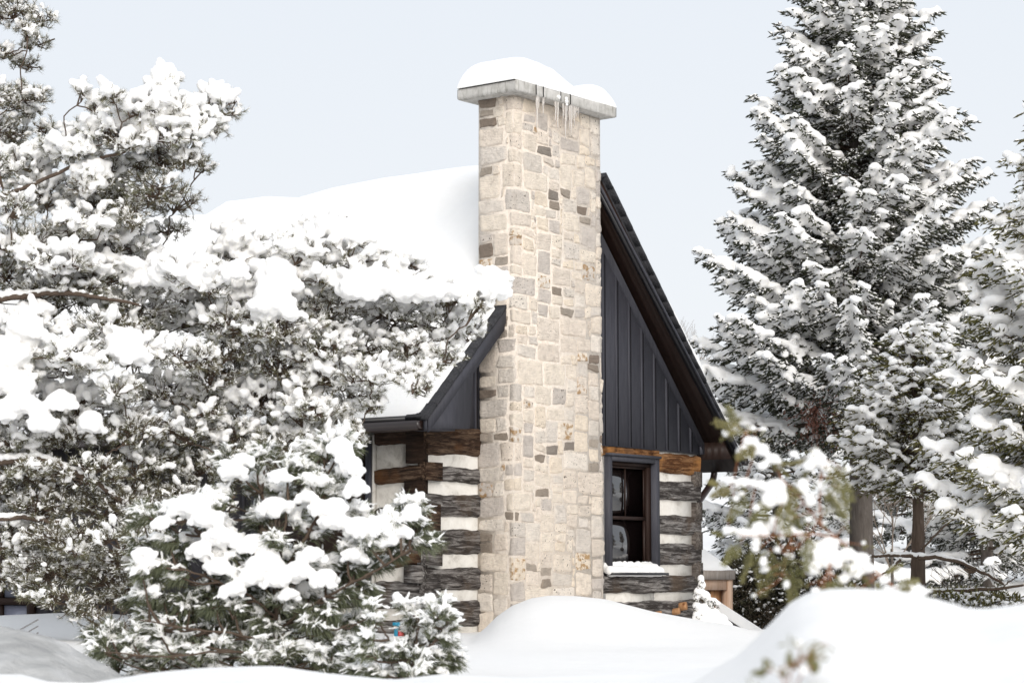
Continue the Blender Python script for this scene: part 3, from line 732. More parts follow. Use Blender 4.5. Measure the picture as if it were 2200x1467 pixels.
# side wall window / dark opening at the left edge of the visible side wall
w2 = empty('window', (0, 0, 0)); w2.parent = cab
mb = MB(); mb.box((UL-.09, 1.185, 1.30), (UL+.0, 1.25, 3.10)); mb.box((UL-.085, 1.25, 3.02), (UL, 2.9, 3.10)); mb.box((UL-.09, 2.9, 1.30), (UL, 2.96, 3.1)); mb.build('frame', M['slate'], w2)
mb = MB(); mb.box((UL-.02, 1.25, 1.30), (UL-.004, 2.9, 3.02)); mb.build('pane', M['interior'], w2)
mb = MB(); mb.box((UL-.06, 1.165, 1.30), (UL-.0, 1.184, 3.12)); mb.build('caulk_strip', M['chink'], w2)

# cut branch stubs poking out near the base of the right log wall
for px, py, s, L in ((1418, 1318, .035, .10), (1457, 1312, .04, .16), (1472, 1301, .05, .18)):
    a = hp(px, py, VW-.10); mb = MB(); d = np.array([.35, -1, .15]); d /= np.linalg.norm(d)
    mb.tube([a+d*(-.12), a, a+d*.02], [s, s, s*.97], 12); tag(mb.build('firewood_stub', M['wood_orange'], None, True), None)
    o = bpy.data.objects[-1] if False else [x for x in COL.objects if x.name.startswith('firewood_stub')][-1]
    o.parent = cab; o.name = 'log_stub'

# ================================================================== LEAN-TO / RAMP right of the cabin
por = empty('wood_shelter', (C0[0], C0[1], 0), HROT)
tag(por, 'small new-lumber shelter with snowy sloping roof right of the cabin wall', 'shelter')
def hbox(name, a, b, mat, par): mb = MB(); mb.box(a, b); return mb.build(name, mat, par)
hbox('fascia_board', (4.36, .96, 1.575), (5.92, 1.0, 1.685), M['wood_grey'], por)
hbox('header_beam', (4.40, 1.001, 1.44), (5.80, 1.05, 1.572), M['wood_pale'], por)
hbox('post', (5.79, .985, .8), (5.895, 1.09, 1.573), M['wood_pale'], por)
hbox('post', (5.50, 1.06, .8), (5.56, 1.12, 1.44), M['wood_orange'], por)
hbox('back_panel', (5.561, 1.10, .8), (5.79, 1.13, 1.57), M['wood_orange'], por)
hbox('back_panel', (4.4, 1.6, .8), (5.79, 1.63, 1.80), M['soffit'], por)
hbox('side_panel', (5.83, 1.091, .8), (5.87, 1.62, 1.60), M['wood_pale'], por)
mb = MB(); mb.add([(4.36, .98, 1.686), (5.93, .98, 1.686), (5.93, 1.75, 2.14), (4.36, 1.75, 2.14), (4.36, .98, 1.66), (5.93, .98, 1.66), (5.93, 1.75, 2.11), (4.36, 1.75, 2.11)],
                  [np.array([[0, 1, 2, 3], [4, 7, 6, 5], [0, 4, 5, 1], [1, 5, 6, 2], [2, 6, 7, 3], [3, 7, 4, 0]])]); mb.build('roof', M['wood_grey'], por)
mb = MB(); nx_, ny_ = 30, 20; xx, yy = np.meshgrid(np.linspace(0, 1, nx_), np.linspace(0, 1, ny_))
ed = np.minimum(np.minimum(xx, 1-xx)*12, np.minimum(yy, 1-yy)*8).clip(0, 1)**.5
zz = 1.69+.454*yy+.05*ed+.02*fbm(xx*4, yy*4, 91); i = np.arange(ny_-1)[:, None]*nx_+np.arange(nx_-1)[None]
mb.add(np.c_[(4.37+1.55*xx).ravel(), (.985+.76*yy).ravel(), zz.ravel()], [np.stack([i, i+1, i+nx_+1, i+nx_], -1).reshape(-1, 4)]); mb.build('roof_snow', M['snow'], por, True)
# sloping hatch behind it
A1, B1 = P(1545, 1318, 29.0), P(1660, 1392, 29.6); bk = np.array([-.25, .9, 0.10])
ht = empty('cellar_hatch', tuple(A1)); tag(ht, 'low sloping hatch under a sheet of snow beside the wood shelter', 'hatch')
mb = MB(); dn = np.array([0, 0, -.13])
v = np.array([A1, B1, B1+bk, A1+bk, A1+dn, B1+dn, B1+bk+dn, A1+bk+dn])-A1
mb.add(v, [np.array([[0, 1, 2, 3], [4, 7, 6, 5], [0, 4, 5, 1], [1, 5, 6, 2], [2, 6, 7, 3], [3, 7, 4, 0]])]); mb.build('hatch_board', M['charcoal'], ht)
v = np.array([A1, B1, B1+bk, A1+bk])-A1; up = np.array([0, 0, .16])
v = np.concatenate([v+(0, 0, .004), v+up]); mb = MB()
mb.add(v, [np.array([[4, 5, 6, 7], [0, 1, 5, 4], [1, 2, 6, 5], [2, 3, 7, 6], [3, 0, 4, 7]])]); mb.build('hatch_snow', M['snow'], ht)

# half buried toy at the log wall
q0 = P(856, 1352, 23.2); q0[2] = gz(q0[0], q0[1])
toy = empty('snow_toy', tuple(q0)); tag(toy, 'half-buried red and teal plastic toy against the log wall', 'toy')
tz = P(856, 1336, 23.2)[2]-q0[2]
mb = MB(); mb.tube([(-.03, .02, -.1), (-.025, .02, tz*.4), (-.0, 0, tz*.75), (.005, -.01, tz)], [.02, .022, .018, .012], 8); mb.box((-.06, -.01, tz-.035), (.01, .02, tz)); mb.build('handle', M['teal'], toy)
mb = MB(); mb.prism([(-.045, -.1), (.06, -.1), (.065, tz*.72), (-.04, tz*.72)], .03, .10); mb.build('body', M['red'], toy)



# ================================================================== TREES
def rad(n, lo, hi): return rng.uniform(lo, hi, n)
def unit(n):
    v = rng.normal(size=(n, 3)); return norm(v)
def bez(p0, p1, sag, n=9, wob=.03):
    """curved limb from p0 to p1"""
    t = np.linspace(0, 1, n)[:, None]; L = np.linalg.norm(p1-p0)
    p = p0+(p1-p0)*t; p = p+np.array([0, 0, 1.])*(np.sin(t*math.pi)*sag*L)
    w = np.cumsum(rng.normal(0, wob*L/n**.5, (n, 3)), 0); w = w-w[-1]*t; return p+w*np.minimum(1, 4*t*(1-t))
def trunk_mesh(name, pts, r, mat, par, n=20, rough=.06):
    pts = np.asarray(pts, float); m = 60
    t = np.linspace(0, 1, len(pts)); tt = np.linspace(0, 1, m)
    pp = np.stack([np.interp(tt, t, pts[:, k]) for k in range(3)], 1); rr = np.interp(tt, t, r)
    mb = MB(); mb.tube(pp, rr, n); v = mb.v[0]; c = np.repeat(pp, n, 0)
    an = np.tile(np.arange(n), m)
    k = 1+rough*(rng.random(n)[an]-.5)*2+fbm(an*1.7, np.repeat(np.arange(m), n)*.4, 77)*rough*3
    mb.v[0] = c+(v-c)*k[:, None]
    return mb.build(name, mat, par, True)

# ---------- pines with clumps of needle tufts
def pine(name, label, trunk, pads, mats, tuft_n, nl, nw, blob, voxel, dead=None, group=None, limb_r=.035, back=1, dens=1.0, behind=None):
    base = np.array([trunk[0][0], trunk[0][1], trunk[0][2]])
    root = empty(name, tuple(base)); tag(root, label, 'tree', group)
    tp = np.array([p[:3] for p in trunk])-base; tr = [p[3] for p in trunk]
    trunk_mesh('trunk', tp, tr, mats[1], root)
    nd, tw, lb, sn = MB(), MB(), MB(), Snow(); global DUST; DUST = MB()
    cen = []
    for (px, py, rx, rz, D, s) in pads:
        sc = D/F; c = P(px, py, D)-base; a = np.array([rx*sc, rx*sc*.85, rz*sc]); cen.append((c, a, s, 1.0))
        if back and px < 790:
            c2 = c+np.array([rng.normal(0, .6)*a[0], rng.uniform(.3, 1.1), rng.normal(0, .5)*a[2]]); cen.append((c2, a*rng.uniform(.8, 1.1), s*.7, .7))
            c2 = c+np.array([rng.normal(0, .9)*a[0], rng.uniform(-.35, .35), rng.normal(0, .9)*a[2]]); cen.append((c2, a*rng.uniform(.45, .65), s*.8, .8))
    zt = tp[:, 2]
    zz = np.linspace(.3, zt.max(), 40); NP = np.c_[np.interp(zz, zt, tp[:, 0]), np.interp(zz, zt, tp[:, 1]), zz]; NR = np.full(40, limb_r)
    cen.sort(key=lambda e: np.hypot(e[0][0], e[0][1]))
    for (c, a, s, q) in cen:
        vol = a[0]*a[1]
        n = int(dens*q*(30+520*vol+420*a[0]*a[2]))
        u = unit(n)*rad(n, .35, 1.0)[:, None]**.6
        u[:, 2] = u[:, 2]*.9
        p = c+u*a*np.array([1.05, 1.05, 1.0])+rng.normal(0, .02, (n, 3))
        # limb from the trunk
        root_c = c-np.array([0, 0, a[2]*.45])
        cost = np.linalg.norm(NP-root_c, axis=1)+1.2*np.maximum(NP[:, 2]-root_c[2], 0)
        b = int(np.argmin(cost)); tb = NP[b]; far = np.linalg.norm(tb-root_c)
        L = bez(tb, root_c, .05, 12, .10); lb.tube(L, np.linspace(min(NR[b]*.9, .010+.016*far), .006, 12), 6)
        NP = np.concatenate([NP, L[3:]]); NR = np.concatenate([NR, np.linspace(min(NR[b]*.9, .010+.016*far), .008, 12)[3:]])
        # sub limbs -> tufts
        k = max(4, n//9); sub = root_c+(p[rng.integers(0, n, k)]-root_c)*.55+rng.normal(0, .02, (k, 3))
        mid = (root_c+sub)/2+rng.normal(0, .03, (k, 3))
        src = L[rng.integers(8, 12, k)]
        segs(tw, src, mid, .009, .007, 4); segs(tw, mid, sub, .007, .005, 4)
        near = np.argmin(((p[:, None]-sub[None])**2).sum(-1), 1)
        kn = (sub[near]+p)/2+rng.normal(0, .018, (n, 3))+np.array([0, 0, -.012])
        segs(tw, sub[near], kn, .005, .0035); segs(tw, kn, p, .0038, .0026)
        # tufts: needles radiate forward around the twig tip
        d = norm(p-kn+np.array([0, 0, .03])+ (p-root_c)*.1)
        m = tuft_n
        pp = np.repeat(p, m, 0)-np.repeat(d, m, 0)*rad(n*m, -.005, .045)[:, None]
        dd = norm(np.repeat(d, m, 0)*.75+unit(n*m)*.85)
        needles(nd, pp, dd, rad(n*m, nl*.65, nl*1.15), nw)
        k_ = rng.random(n*m) < .20*(.45+s)*(dd[:, 2] > -.35); shoots(DUST, pp[k_]+[0, 0, .004], dd[k_], rad(k_.sum(), nl*.5, nl*.95), rad(k_.sum(), .003, .0068))
        # snow: on top of tufts, more on the upper surface of the clump
        up = (p-c)[:, 2]/a[2]; hor = np.hypot((p-c)[:, 0]/a[0], (p-c)[:, 1]/a[1])
        pr = np.clip(s*1.12, 0, 1)*np.clip(.72+.5*up, .12, 1.0)
        on = rng.random(n) < pr
        r = blob*(.35+.85*rng.random(n)**1.6)*(.55+.55*s)*(1+.2*np.clip(up, 0, 1))
        if on.any():
            sn.balls(p[on]+np.array([0, 0, 1.])*r[on, None]*.5-d[on]*r[on, None]*.3, r[on]*.92, .72, d[on]*(1, 1, .5), 1.6)
            o2 = on & (rng.random(n) < .6)
            sn.balls(p[o2]+rng.normal(0, .35, (o2.sum(), 3))*r[o2, None]+np.array([0, 0, 1.])*r[o2, None]*.4, r[o2]*.72, .8)
            tin = rng.random(n) < .25+.5*s
            sn.balls(kn[tin]+np.array([0, 0, .008]), rad(tin.sum(), .010, .02), .8, d[tin], 2.0)
            for _ in range(2):      # snow caught between the needles
                tin = rng.random(n) < .30+.5*s; k_ = tin.sum(); dv = norm(d[tin]*.6+unit(k_)*.8); Ls = rad(k_, .012, .026)
                sn.add(p[tin]+dv*Ls[:, None]*1.3+[0, 0, .004], np.c_[Ls, rad(k_, .008, .014), rad(k_, .008, .012)], dv)
        if s >= .88:
            m2 = int(2+4*a[0]*a[1]/.1); th = rng.uniform(0, TAU, m2); q3 = rng.random(m2)**.5*.75
            cc = c+np.stack([np.cos(th)*q3*a[0], np.sin(th)*q3*a[1], np.sqrt(1-q3**2)*a[2]*.80], 1)
            sn.balls(cc, blob*rad(m2, 1.0, 1.9)*(.4+.6*s), .72, None, 1.15)
    return root, nd, tw, lb, sn, base
def finish_pine(T, mats, voxel, disp=.014, extra=()):
    root, nd, tw, lb, sn, base = T
    for (px, py, r, D, flat) in extra:
        c = P(px, py, D)-base; rr = r*.85*D/F
        sn.balls(np.array([c]), np.array([rr]), flat, np.array([1., 0, 0]), 1.0)
        k = 14; th = rng.uniform(0, TAU, k); cc = c+np.stack([np.cos(th)*rr*1.0, np.sin(th)*rr*.6, rng.uniform(-.85, .1, k)*rr*flat], 1)
        sn.balls(cc, rr*rad(k, .22, .5), .85)
    lb.build('limbs', mats[1], root, True); tw.build('twigs', mats[2], root); nd.build('needles', mats[0], root); DUST.build('snow_dusting', M['dust'], root)
    sn.build('snow', M['snow'], root, voxel, disp, .065, 3)

def pr(s, D, j=.5):
    """compact list of clumps: 'x y rx rz snow' in photo pixels at distance D"""
    out = []
    for L in s.strip().split(';'):
        v = [float(x) for x in L.split()]
        if len(v) == 5: out.append((v[0], v[1], v[2], v[3], D+rng.uniform(-j, j), v[4]))
    return out
A = pr('''345 180 36 34 .95;300 232 66 36 .95;385 238 66 36 .95;462 215 46 44 .85;212 232 28 32 .7;250 285 86 34 .95;370 290 76 40 .9;168 282 28 22 .5;430 262 50 36 .7;
300 345 76 44 .30;400 332 46 28 .3;330 400 76 46 .2;258 430 56 40 .25;235 365 50 40 .35;275 455 50 26 .2;
150 325 66 32 .95;60 345 70 42 .85;196 385 46 42 .95;100 415 92 48 .85;25 445 50 50 .5;55 515 80 50 .3;180 480 84 46 .85;258 520 66 40 .85;
125 560 90 40 .9;225 590 90 42 .95;20 590 50 40 .3;330 600 66 44 1.0;120 620 90 26 .4;300 660 90 44 .55;235 705 80 44 .55;60 700 80 56 .95;30 770 70 56 .95;150 755 66 40 .8;
280 752 76 40 .95;60 860 100 50 1.0;170 870 80 52 1.0;260 835 56 36 .6;130 935 96 40 .5;30 940 70 44 .5;280 920 80 44 .5;60 1005 90 44 .3;195 1010 100 44 .3;300 1000 60 44 .35;
100 1080 90 40 .3;230 1085 100 44 .22;40 1150 70 46 .5;150 1150 100 44 .3;265 1160 80 44 .25;100 1222 100 44 .3;215 1232 90 46 .2;275 1275 56 30 .15;40 1235 66 44 .45;120 1285 80 22 .2;
-100 200 120 60 .6;-120 420 120 70 .8;-100 620 120 70 .8;-120 850 130 70 .8;-110 1080 120 60 .5;-300 300 130 70 .7;-320 560 130 70 .8;-320 850 140 80 .7;-480 450 120 70 .7;-480 750 130 70 .7;-150 -60 110 60 .6;-320 -120 110 60 .6;-300 60 120 60 .7''', 20.2)
A += pr('''25 22 66 40 .35;60 60 30 20 .35;5 110 26 18 .3;30 212 56 30 .4;60 235 30 24 .4;30 272 50 28 .35;5 335 30 28 .3;-90 20 60 50 .4;-90 250 60 40 .4''', 21.6, .3)
tb = P(-190, 1400, 20.6); tb[2] = gz(tb[0], tb[1])-.1
mp = (M['pine'], M['bark_brown'], M['twig'])
T = pine('pine_tree', 'large snowy pine at far left, one branch reaching up right against the sky', [(tb[0], tb[1], tb[2], .20), (tb[0]+.05, tb[1], tb[2]+2.5, .17), (tb[0]+.2, tb[1], tb[2]+5, .12), (tb[0]+.15, tb[1], tb[2]+8.2, .03)],
         A, mp, 26, .066, .0034, .050, .02)
root, nd, tw, lb, sn, base = T
# the thick bare limb coming in from the left, with snow along it, and the leader of the upper branch
for pl, r0, r1 in (([(-200, 700), (-60, 650), (0, 640), (70, 634), (140, 628), (220, 640), (300, 655)], .048, .012), ([(-190, 470), (-40, 440), (60, 400), (170, 352), (260, 330), (340, 300), (400, 262)], .024, .008),
                   ([(-180, 900), (0, 990), (90, 985), (200, 1030), (262, 1075)], .045, .018), ([(-190, 1080), (-60, 1120), (40, 1110), (150, 1125)], .04, .015)):
    pt = np.array([P(x, y, 20.1)-base for x, y in pl]); tt = np.linspace(0, 1, len(pt)); t2 = np.linspace(0, 1, 24)
    q_ = np.stack([np.interp(t2, tt, pt[:, k]) for k in range(3)], 1)+rng.normal(0, .006, (24, 3))
    rr = np.linspace(r0, r1, 24); lb.tube(q_, rr, 8)
    sn.balls(q_+np.c_[np.zeros(24), np.zeros(24), rr*.9], rr*1.25, .8, None, 1.6)
# bare hanging twigs near the snow, lower left
for k in range(26):
    x = rng.choice([215, 235, 262, 285, 296, 305])+rng.normal(0, 7); p0 = P(x, 1312+rng.uniform(-10, 30), 17.5)-base; pts = [p0]
    for j in range(7): pts.append(pts[-1]+np.array([rng.normal(0, .028), rng.normal(0, .02), -rng.uniform(.01, .05)]))
    pts = np.array(pts); segs(tw, pts[:-1], pts[1:], .0032, .0028)
    p0 = P(x, 1300, 18.6)-base; segs(tw, p0[None], pts[:1], .005, .0032)
for k in range(3):
    a0 = P(-30, 1345+14*k, 13.6)-base; pts = np.array([a0+np.array([.045*j, 0, -.035*math.sin(j/6*math.pi)+.008*max(0, j-4)]) for j in range(8)]); segs(tw, pts[:-1], pts[1:], .003, .003)
    if k == 0: segs(tw, (P(-190, 1180, 18.6)-base)[None], a0[None], .006, .003)
finish_pine(T, mp, .016, .017, extra=[(60, 700, 42, 19.8, .9), (28, 762, 38, 19.7, .9), (130, 858, 34, 19.6, .8), (45, 865, 44, 19.6, .7), (195, 905, 34, 19.7, .9), (90, 905, 34, 19.6, .8), (10, 880, 34, 19.6, .9), (280, 755, 42, 19.7, .7), (20, 820, 50, 19.7, .7)])

B = pr('''400 590 86 46 1.0;500 570 76 50 1.0;508 505 46 32 1.0;590 600 56 50 1.0;470 640 80 44 .9;
700 500 76 44 1.0;655 535 56 44 .9;760 545 76 44 1.0;870 580 56 36 .95;775 612 80 36 1.0;885 622 80 34 1.0;965 634 70 32 1.0;1050 612 44 34 1.0;
640 640 66 44 .7;700 660 96 44 .55;620 700 90 46 .5;850 680 96 46 .6;950 690 70 42 .75;1028 655 34 26 .45;885 745 76 38 .65;795 740 96 46 .6;680 745 90 46 .7;
915 790 36 22 .5;1018 702 34 22 .5;958 765 40 24 .5;893 828 38 22 .5;800 800 76 36 .6;720 805 90 46 .8;600 780 80 46 .5;500 690 90 46 .7;400 680 86 46 .7;400 765 80 46 .5;490 745 80 46 .6;
350 835 80 44 .7;450 850 80 44 .75;560 850 90 52 .9;645 880 80 44 .85;725 885 50 34 .6;755 925 24 26 .3;700 940 70 36 .6;600 950 80 44 .6;500 935 86 44 .6;390 920 80 44 .55;
330 990 86 44 .4;430 1000 76 44 .45;350 1065 76 36 .35;520 1010 70 44 .4;975 725 36 28 .5;800 865 30 24 .4;450 1080 60 40 .3''', 20.6)
tb = P(585, 1400, 21.6); tb[2] = gz(tb[0], tb[1])-.1
T = pine('pine_tree', 'middle pine heaped with big snow caps whose right tip overlaps the stone chimney', [(tb[0], tb[1], tb[2], .13), (tb[0]-.05, tb[1], tb[2]+1.3, .11), (tb[0]+.05, tb[1]-.1, tb[2]+2.6, .08), (tb[0], tb[1]-.2, tb[2]+3.7, .03)],
         B, mp, 26, .066, .0034, .050, .02)
finish_pine(T, mp, .016, .017, extra=[(765, 615, 48, 20.1, .75), (810, 612, 40, 20.1, .75), (585, 640, 50, 20.0, 1.0), (600, 590, 46, 20.1, .9), (1050, 598, 42, 20.2, .8), (1010, 610, 38, 20.2, .8), (1070, 620, 30, 20.1, .8),
    (880, 615, 44, 20.2, .7), (930, 622, 40, 20.2, .7), (420, 590, 44, 20.1, .8), (345, 590, 40, 20.1, .8), (508, 578, 28, 19.9, 1.0), (700, 485, 42, 20.6, .7), (740, 492, 34, 20.6, .7), (505, 500, 36, 20.9, .8), (370, 560, 44, 20.3, .8)])

# the smooth dome of snow on the roof edge above the pine is a capped vent
vp = P(398, 560, 29.5)
vt = empty('roof_vent', tuple(vp)); tag(vt, 'rounded snow dome covering a vent above the left pines', 'vent')
sn = Snow(); k = 29.5/F
for dx, dy, r in ((0, 0, 66), (-22, 12, 48), (26, 22, 50), (0, 30, 66), (-10, 60, 60), (14, 60, 60)): sn.add(np.array([[dx*k, 0, -dy*k]]), np.array([[r*k, r*k, r*k*1.02]]))
sn.build('snow_dome', M['snow'], vt, .04, .01, .3, 6)
mb = MB(); mb.tube([(0, 0, -1.4), (0, 0, -.2)], .12, 12); mb.build('pipe', M['black'], vt)

# ---------- small white pine with long drooping needle fans
def white_pine(label, base, stems, tips, nn, nl, group=None, blob=.03, D0=14.0):
    root = empty('white_pine', tuple(base)); tag(root, label, 'tree', group)
    lb, nd, sn = MB(), MB(), Snow(); global DUST; DUST = MB()
    nodes = []
    for pts, r0, r1 in stems:
        p = np.array(pts)-base; t = np.linspace(0, 1, len(p)); t2 = np.linspace(0, 1, 16)
        q = np.stack([np.interp(t2, t, p[:, k]) for k in range(3)], 1)+rng.normal(0, .004, (16, 3)); lb.tube(q, np.linspace(r0, r1, 16), 8); nodes.append(q)
    allq = np.concatenate(nodes)
    for (px, py, ax, s, dD) in tips:
        c = P(px, py, D0+dD)-base
        cand = allq[allq[:, 2] < c[2]-.02] if (allq[:, 2] < c[2]-.02).any() else allq
        src = cand[np.argmin(((cand-c)**2).sum(1)*(1+.3*rng.random(len(cand))))]
        br = bez(src, c, -.08, 8, .04); lb.tube(br, np.linspace(.010, .005, 8), 5)
        ax = math.radians(ax)              # 0 = right, 90 = up, photo plane
        d = norm(np.array([math.cos(ax), rng.uniform(-.75, .15), math.sin(ax)*1.0]))
        k = 5; sub = [c]; dirs = [d]
        for j in range(k):
            dj = norm(d+unit(1)[0]*.75); dj[2] = max(dj[2], -.25); sub.append(c+dj*rng.uniform(.04, .11)-d*rng.uniform(0, .10)); dirs.append(dj)
        for cc, dj in zip(sub, dirs):
            segs(lb, (c-d*.06)[None], cc[None], .005, .004, 4)
            m = nn; lay = rad(m, 0, 1)
            dd = norm(dj*(.6+.7*lay)[:, None]+unit(m)*.62+np.array([0, 0, .06]))
            bent_needles(nd, cc-dj*(.05*(1-lay))[:, None], dd, rad(m, nl*.8, nl*1.2), .0046, rad(m, .35, 1.1))
            k_ = (rng.random(m) < .05+.15*s) & (dd[:, 2] > -.2); mm = k_.sum(); bent_needles(DUST, cc-dj*(.05*(1-lay[k_]))[:, None]+[0, 0, .004], dd[k_], rad(mm, nl*.6, nl*.95), .0085, rad(mm, .35, 1.1))
            if s > 0:
                ks = int(8*s+1); dd = norm(dj*.75+unit(ks)*.75); dd[:, 2] = np.abs(dd[:, 2])*.7+.04; dd = norm(dd)
                L = rad(ks, .03, .062); cen_ = cc+dd*(L*.95)[:, None]+np.array([0, 0, .008])
                sn.add(cen_, np.c_[L, rad(ks, .006, .011), rad(ks, .005, .009)], dd+np.array([0, 0, -.45]))
                if rng.random() < s*1.25: sn.balls(np.array([cc+[0, 0, .018]]), np.array([blob*rng.uniform(.7, 1.3)*(.5+.6*s)]), .75, dj[None], 1.3)
                if s > .7 and rng.random() < .5: sn.balls(np.array([cc+unit(1)[0]*.03+[0, 0, .035]]), np.array([blob*rng.uniform(1., 1.7)]), .75, dj[None], 1.2)
    return root, lb, nd, sn, base
def at(px, py, D): return P(px, py, D)
b0 = P(598, 1452, 14.0); b0[2] = gz(b0[0], b0[1])-.05
st = [([b0, at(600, 1340, 14), at(590, 1250, 14), at(585, 1160, 14.05), at(562, 1060, 14)], 0.025, .008),
      ([at(596, 1330, 14), at(540, 1280, 13.9), at(470, 1250, 13.8), at(380, 1215, 13.8)], .010, .005), ([at(598, 1350, 14), at(700, 1280, 13.8), at(790, 1235, 13.7), at(880, 1180, 13.7)], .010, .005),
      ([at(590, 1250, 14), at(640, 1180, 13.9), at(680, 1110, 13.9), at(700, 1040, 13.9)], .013, .006), ([at(590, 1280, 14), at(480, 1180, 13.9), at(400, 1120, 13.8)], .012, .005),
      ([at(598, 1380, 14), at(500, 1360, 13.7), at(400, 1350, 13.6), at(300, 1330, 13.5)], .008, .004), ([at(598, 1380, 14), at(690, 1360, 13.7), at(790, 1330, 13.6)], .008, .004),
      ([at(590, 1240, 14), at(610, 1150, 13.8), at(620, 1080, 13.8)], .011, .005), ([at(600, 1400, 14), at(480, 1400, 13.5), at(330, 1410, 13.3), at(225, 1400, 13.2)], .007, .004),
      ([at(598, 1320, 14), at(590, 1280, 14.5), at(560, 1200, 15), at(600, 1120, 15.2)], .012, .005)]
tips = []
for L in '''548 990 100 .7;505 1010 130 .9;480 1060 160 .6;560 1040 95 .8;620 1000 90 .5;655 1010 70 .7;610 1060 100 .7;700 975 110 .8;735 960 80 .9;735 1015 70 1;738 1060 60 .9;720 1050 90 .8;680 1050 110 .8;
400 1100 110 1;440 1080 80 1;345 1110 140 .9;300 1110 160 .6;460 1130 60 .9;420 1170 150 .8;350 1160 170 .5;300 1180 170 .6;330 1215 190 .7;290 1230 180 .8;380 1240 200 .6;460 1200 60 1;500 1180 90 1;
560 1110 100 .8;600 1100 80 .8;640 1120 70 .8;590 1160 120 .7;680 1140 60 .9;740 1110 90 1;790 1110 70 1;830 1130 60 .8;870 1120 60 .8;910 1130 40 .6;885 1090 80 .9;905 1165 10 .4;860 1190 -10 .3;800 1170 30 .9;750 1170 60 1;820 1220 -10 .3;770 1230 -20 .3;
560 1190 90 1;590 1200 60 1;540 1230 120 .9;620 1240 80 .8;660 1210 70 .9;700 1220 40 .9;520 1250 110 .9;570 1260 80 .9;480 1250 130 .8;430 1280 150 .3;380 1300 190 .3;340 1290 180 .5;310 1280 170 .8;400 1330 200 .2;460 1310 220 .2;520 1310 250 .3;640 1290 60 .8;680 1270 50 .8;720 1290 20 .5;760 1280 0 .2;800 1270 -10 .2;700 1320 -20 .3;650 1330 -60 .3;
220 1370 120 .6;200 1400 170 .5;240 1410 150 .5;270 1395 60 .7;300 1430 120 .6;340 1420 90 .6;380 1430 100 .8;420 1400 110 .7;460 1390 90 .7;440 1440 150 .5;500 1400 80 .7;480 1350 100 .5;380 1370 110 .7;330 1360 130 .7;300 1340 150 .5;540 1420 80 .7;520 1370 110 .4;650 1390 70 .6;690 1400 60 .8;730 1380 50 .7;700 1430 20 .5;640 1440 120 .5;770 1400 60 .6;740 1440 -10 .5;620 1320 90 .5;560 1350 200 .2;680 1350 -30 .3;740 1340 10 .3;780 1330 20 .6;430 1360 120 .5;460 1420 90 .6;520 1440 70 .5;560 1390 60 .7;590 1370 100 .5;620 1400 80 .7;660 1340 90 .6;580 1420 110 .6;400 1300 100 .6;450 1250 90 .7;500 1310 80 .6;560 1320 110 .5;610 1290 70 .7;680 1370 80 .6;350 1400 130 .6;270 1380 110 .7;720 1420 70 .6;430 1440 100 .6'''.replace('\n', '').split(';'):
    v = [float(x) for x in L.split()]; v[0] = 600+(v[0]-600)*.955; tips.append((v[0], v[1], v[2], v[3], rng.uniform(-.30, .10)))
    if rng.random() < .7: tips.append((v[0]+rng.normal(0, 18), v[1]+rng.normal(0, 16), v[2]+rng.normal(0, 30), v[3]*.5, rng.uniform(.15, .75)))
T = white_pine('small white pine with long needles under round snow caps in front of the cabin corner', b0, st, tips, 66, .100)
root, lb, nd, sn, base = T
for px, py, r, fl in ((405, 1085, 36, .8), (440, 1110, 34, .8), (470, 1150, 30, .9), (575, 1205, 32, 1.1), (590, 1240, 26, 1), (535, 1240, 24, .9), (500, 1265, 22, .9), (430, 1180, 26, .9), (730, 955, 22, 1), (758, 1000, 22, 1.2), (765, 1045, 22, 1.2), (742, 975, 20, 1),
                      (770, 1130, 36, .7), (815, 1125, 30, .7), (725, 1120, 30, .7), (860, 1140, 22, .8), (350, 1120, 22, .7), (310, 1185, 22, .6), (600, 1020, 22, .7), (520, 985, 20, .8), (545, 1165, 26, .9), (830, 1160, 22, .7), (620, 1275, 20, .8), (760, 1190, 24, .8), (690, 1090, 22, 1.0), (885, 1098, 20, 1.1), (640, 1225, 30, .9), (700, 1240, 26, .9), (660, 1065, 20, .8), (590, 1085, 32, .7), (500, 1010, 26, .8), (555, 1220, 30, 1.2), (470, 1215, 26, .9), (720, 1085, 24, .9), (670, 1190, 26, .8)):
    c = P(px, py, 13.75)-base; rr = r*13.8/F; sn.balls(c[None], np.array([rr*.86]), fl, np.array([1., 0, 0]), 1.15)
    k = 13; th = rng.uniform(0, TAU, k); sn.balls(c+np.stack([np.cos(th)*rr*1.0, np.sin(th)*rr*.5, rng.uniform(-.8, .05, k)*rr*fl], 1), rr*rad(k, .2, .48), .85)
lb.build('limbs', M['twig'], root, True); nd.build('needles', M['wpine'], root); DUST.build('snow_dusting', M['dust'], root); sn.build('snow', M['snow'], root, .008, .008, .04, 1)
b0 = P(880, 1462, 13.4); b0[2] = gz(b0[0], b0[1])-.05
st = [([b0, at(890, 1400, 13.4), at(900, 1330, 13.4)], .014, .006), ([at(885, 1430, 13.4), at(840, 1380, 13.3), at(815, 1340, 13.3)], .009, .005), ([at(888, 1420, 13.4), at(930, 1380, 13.3), at(960, 1340, 13.3)], .009, .005)]
tips = []
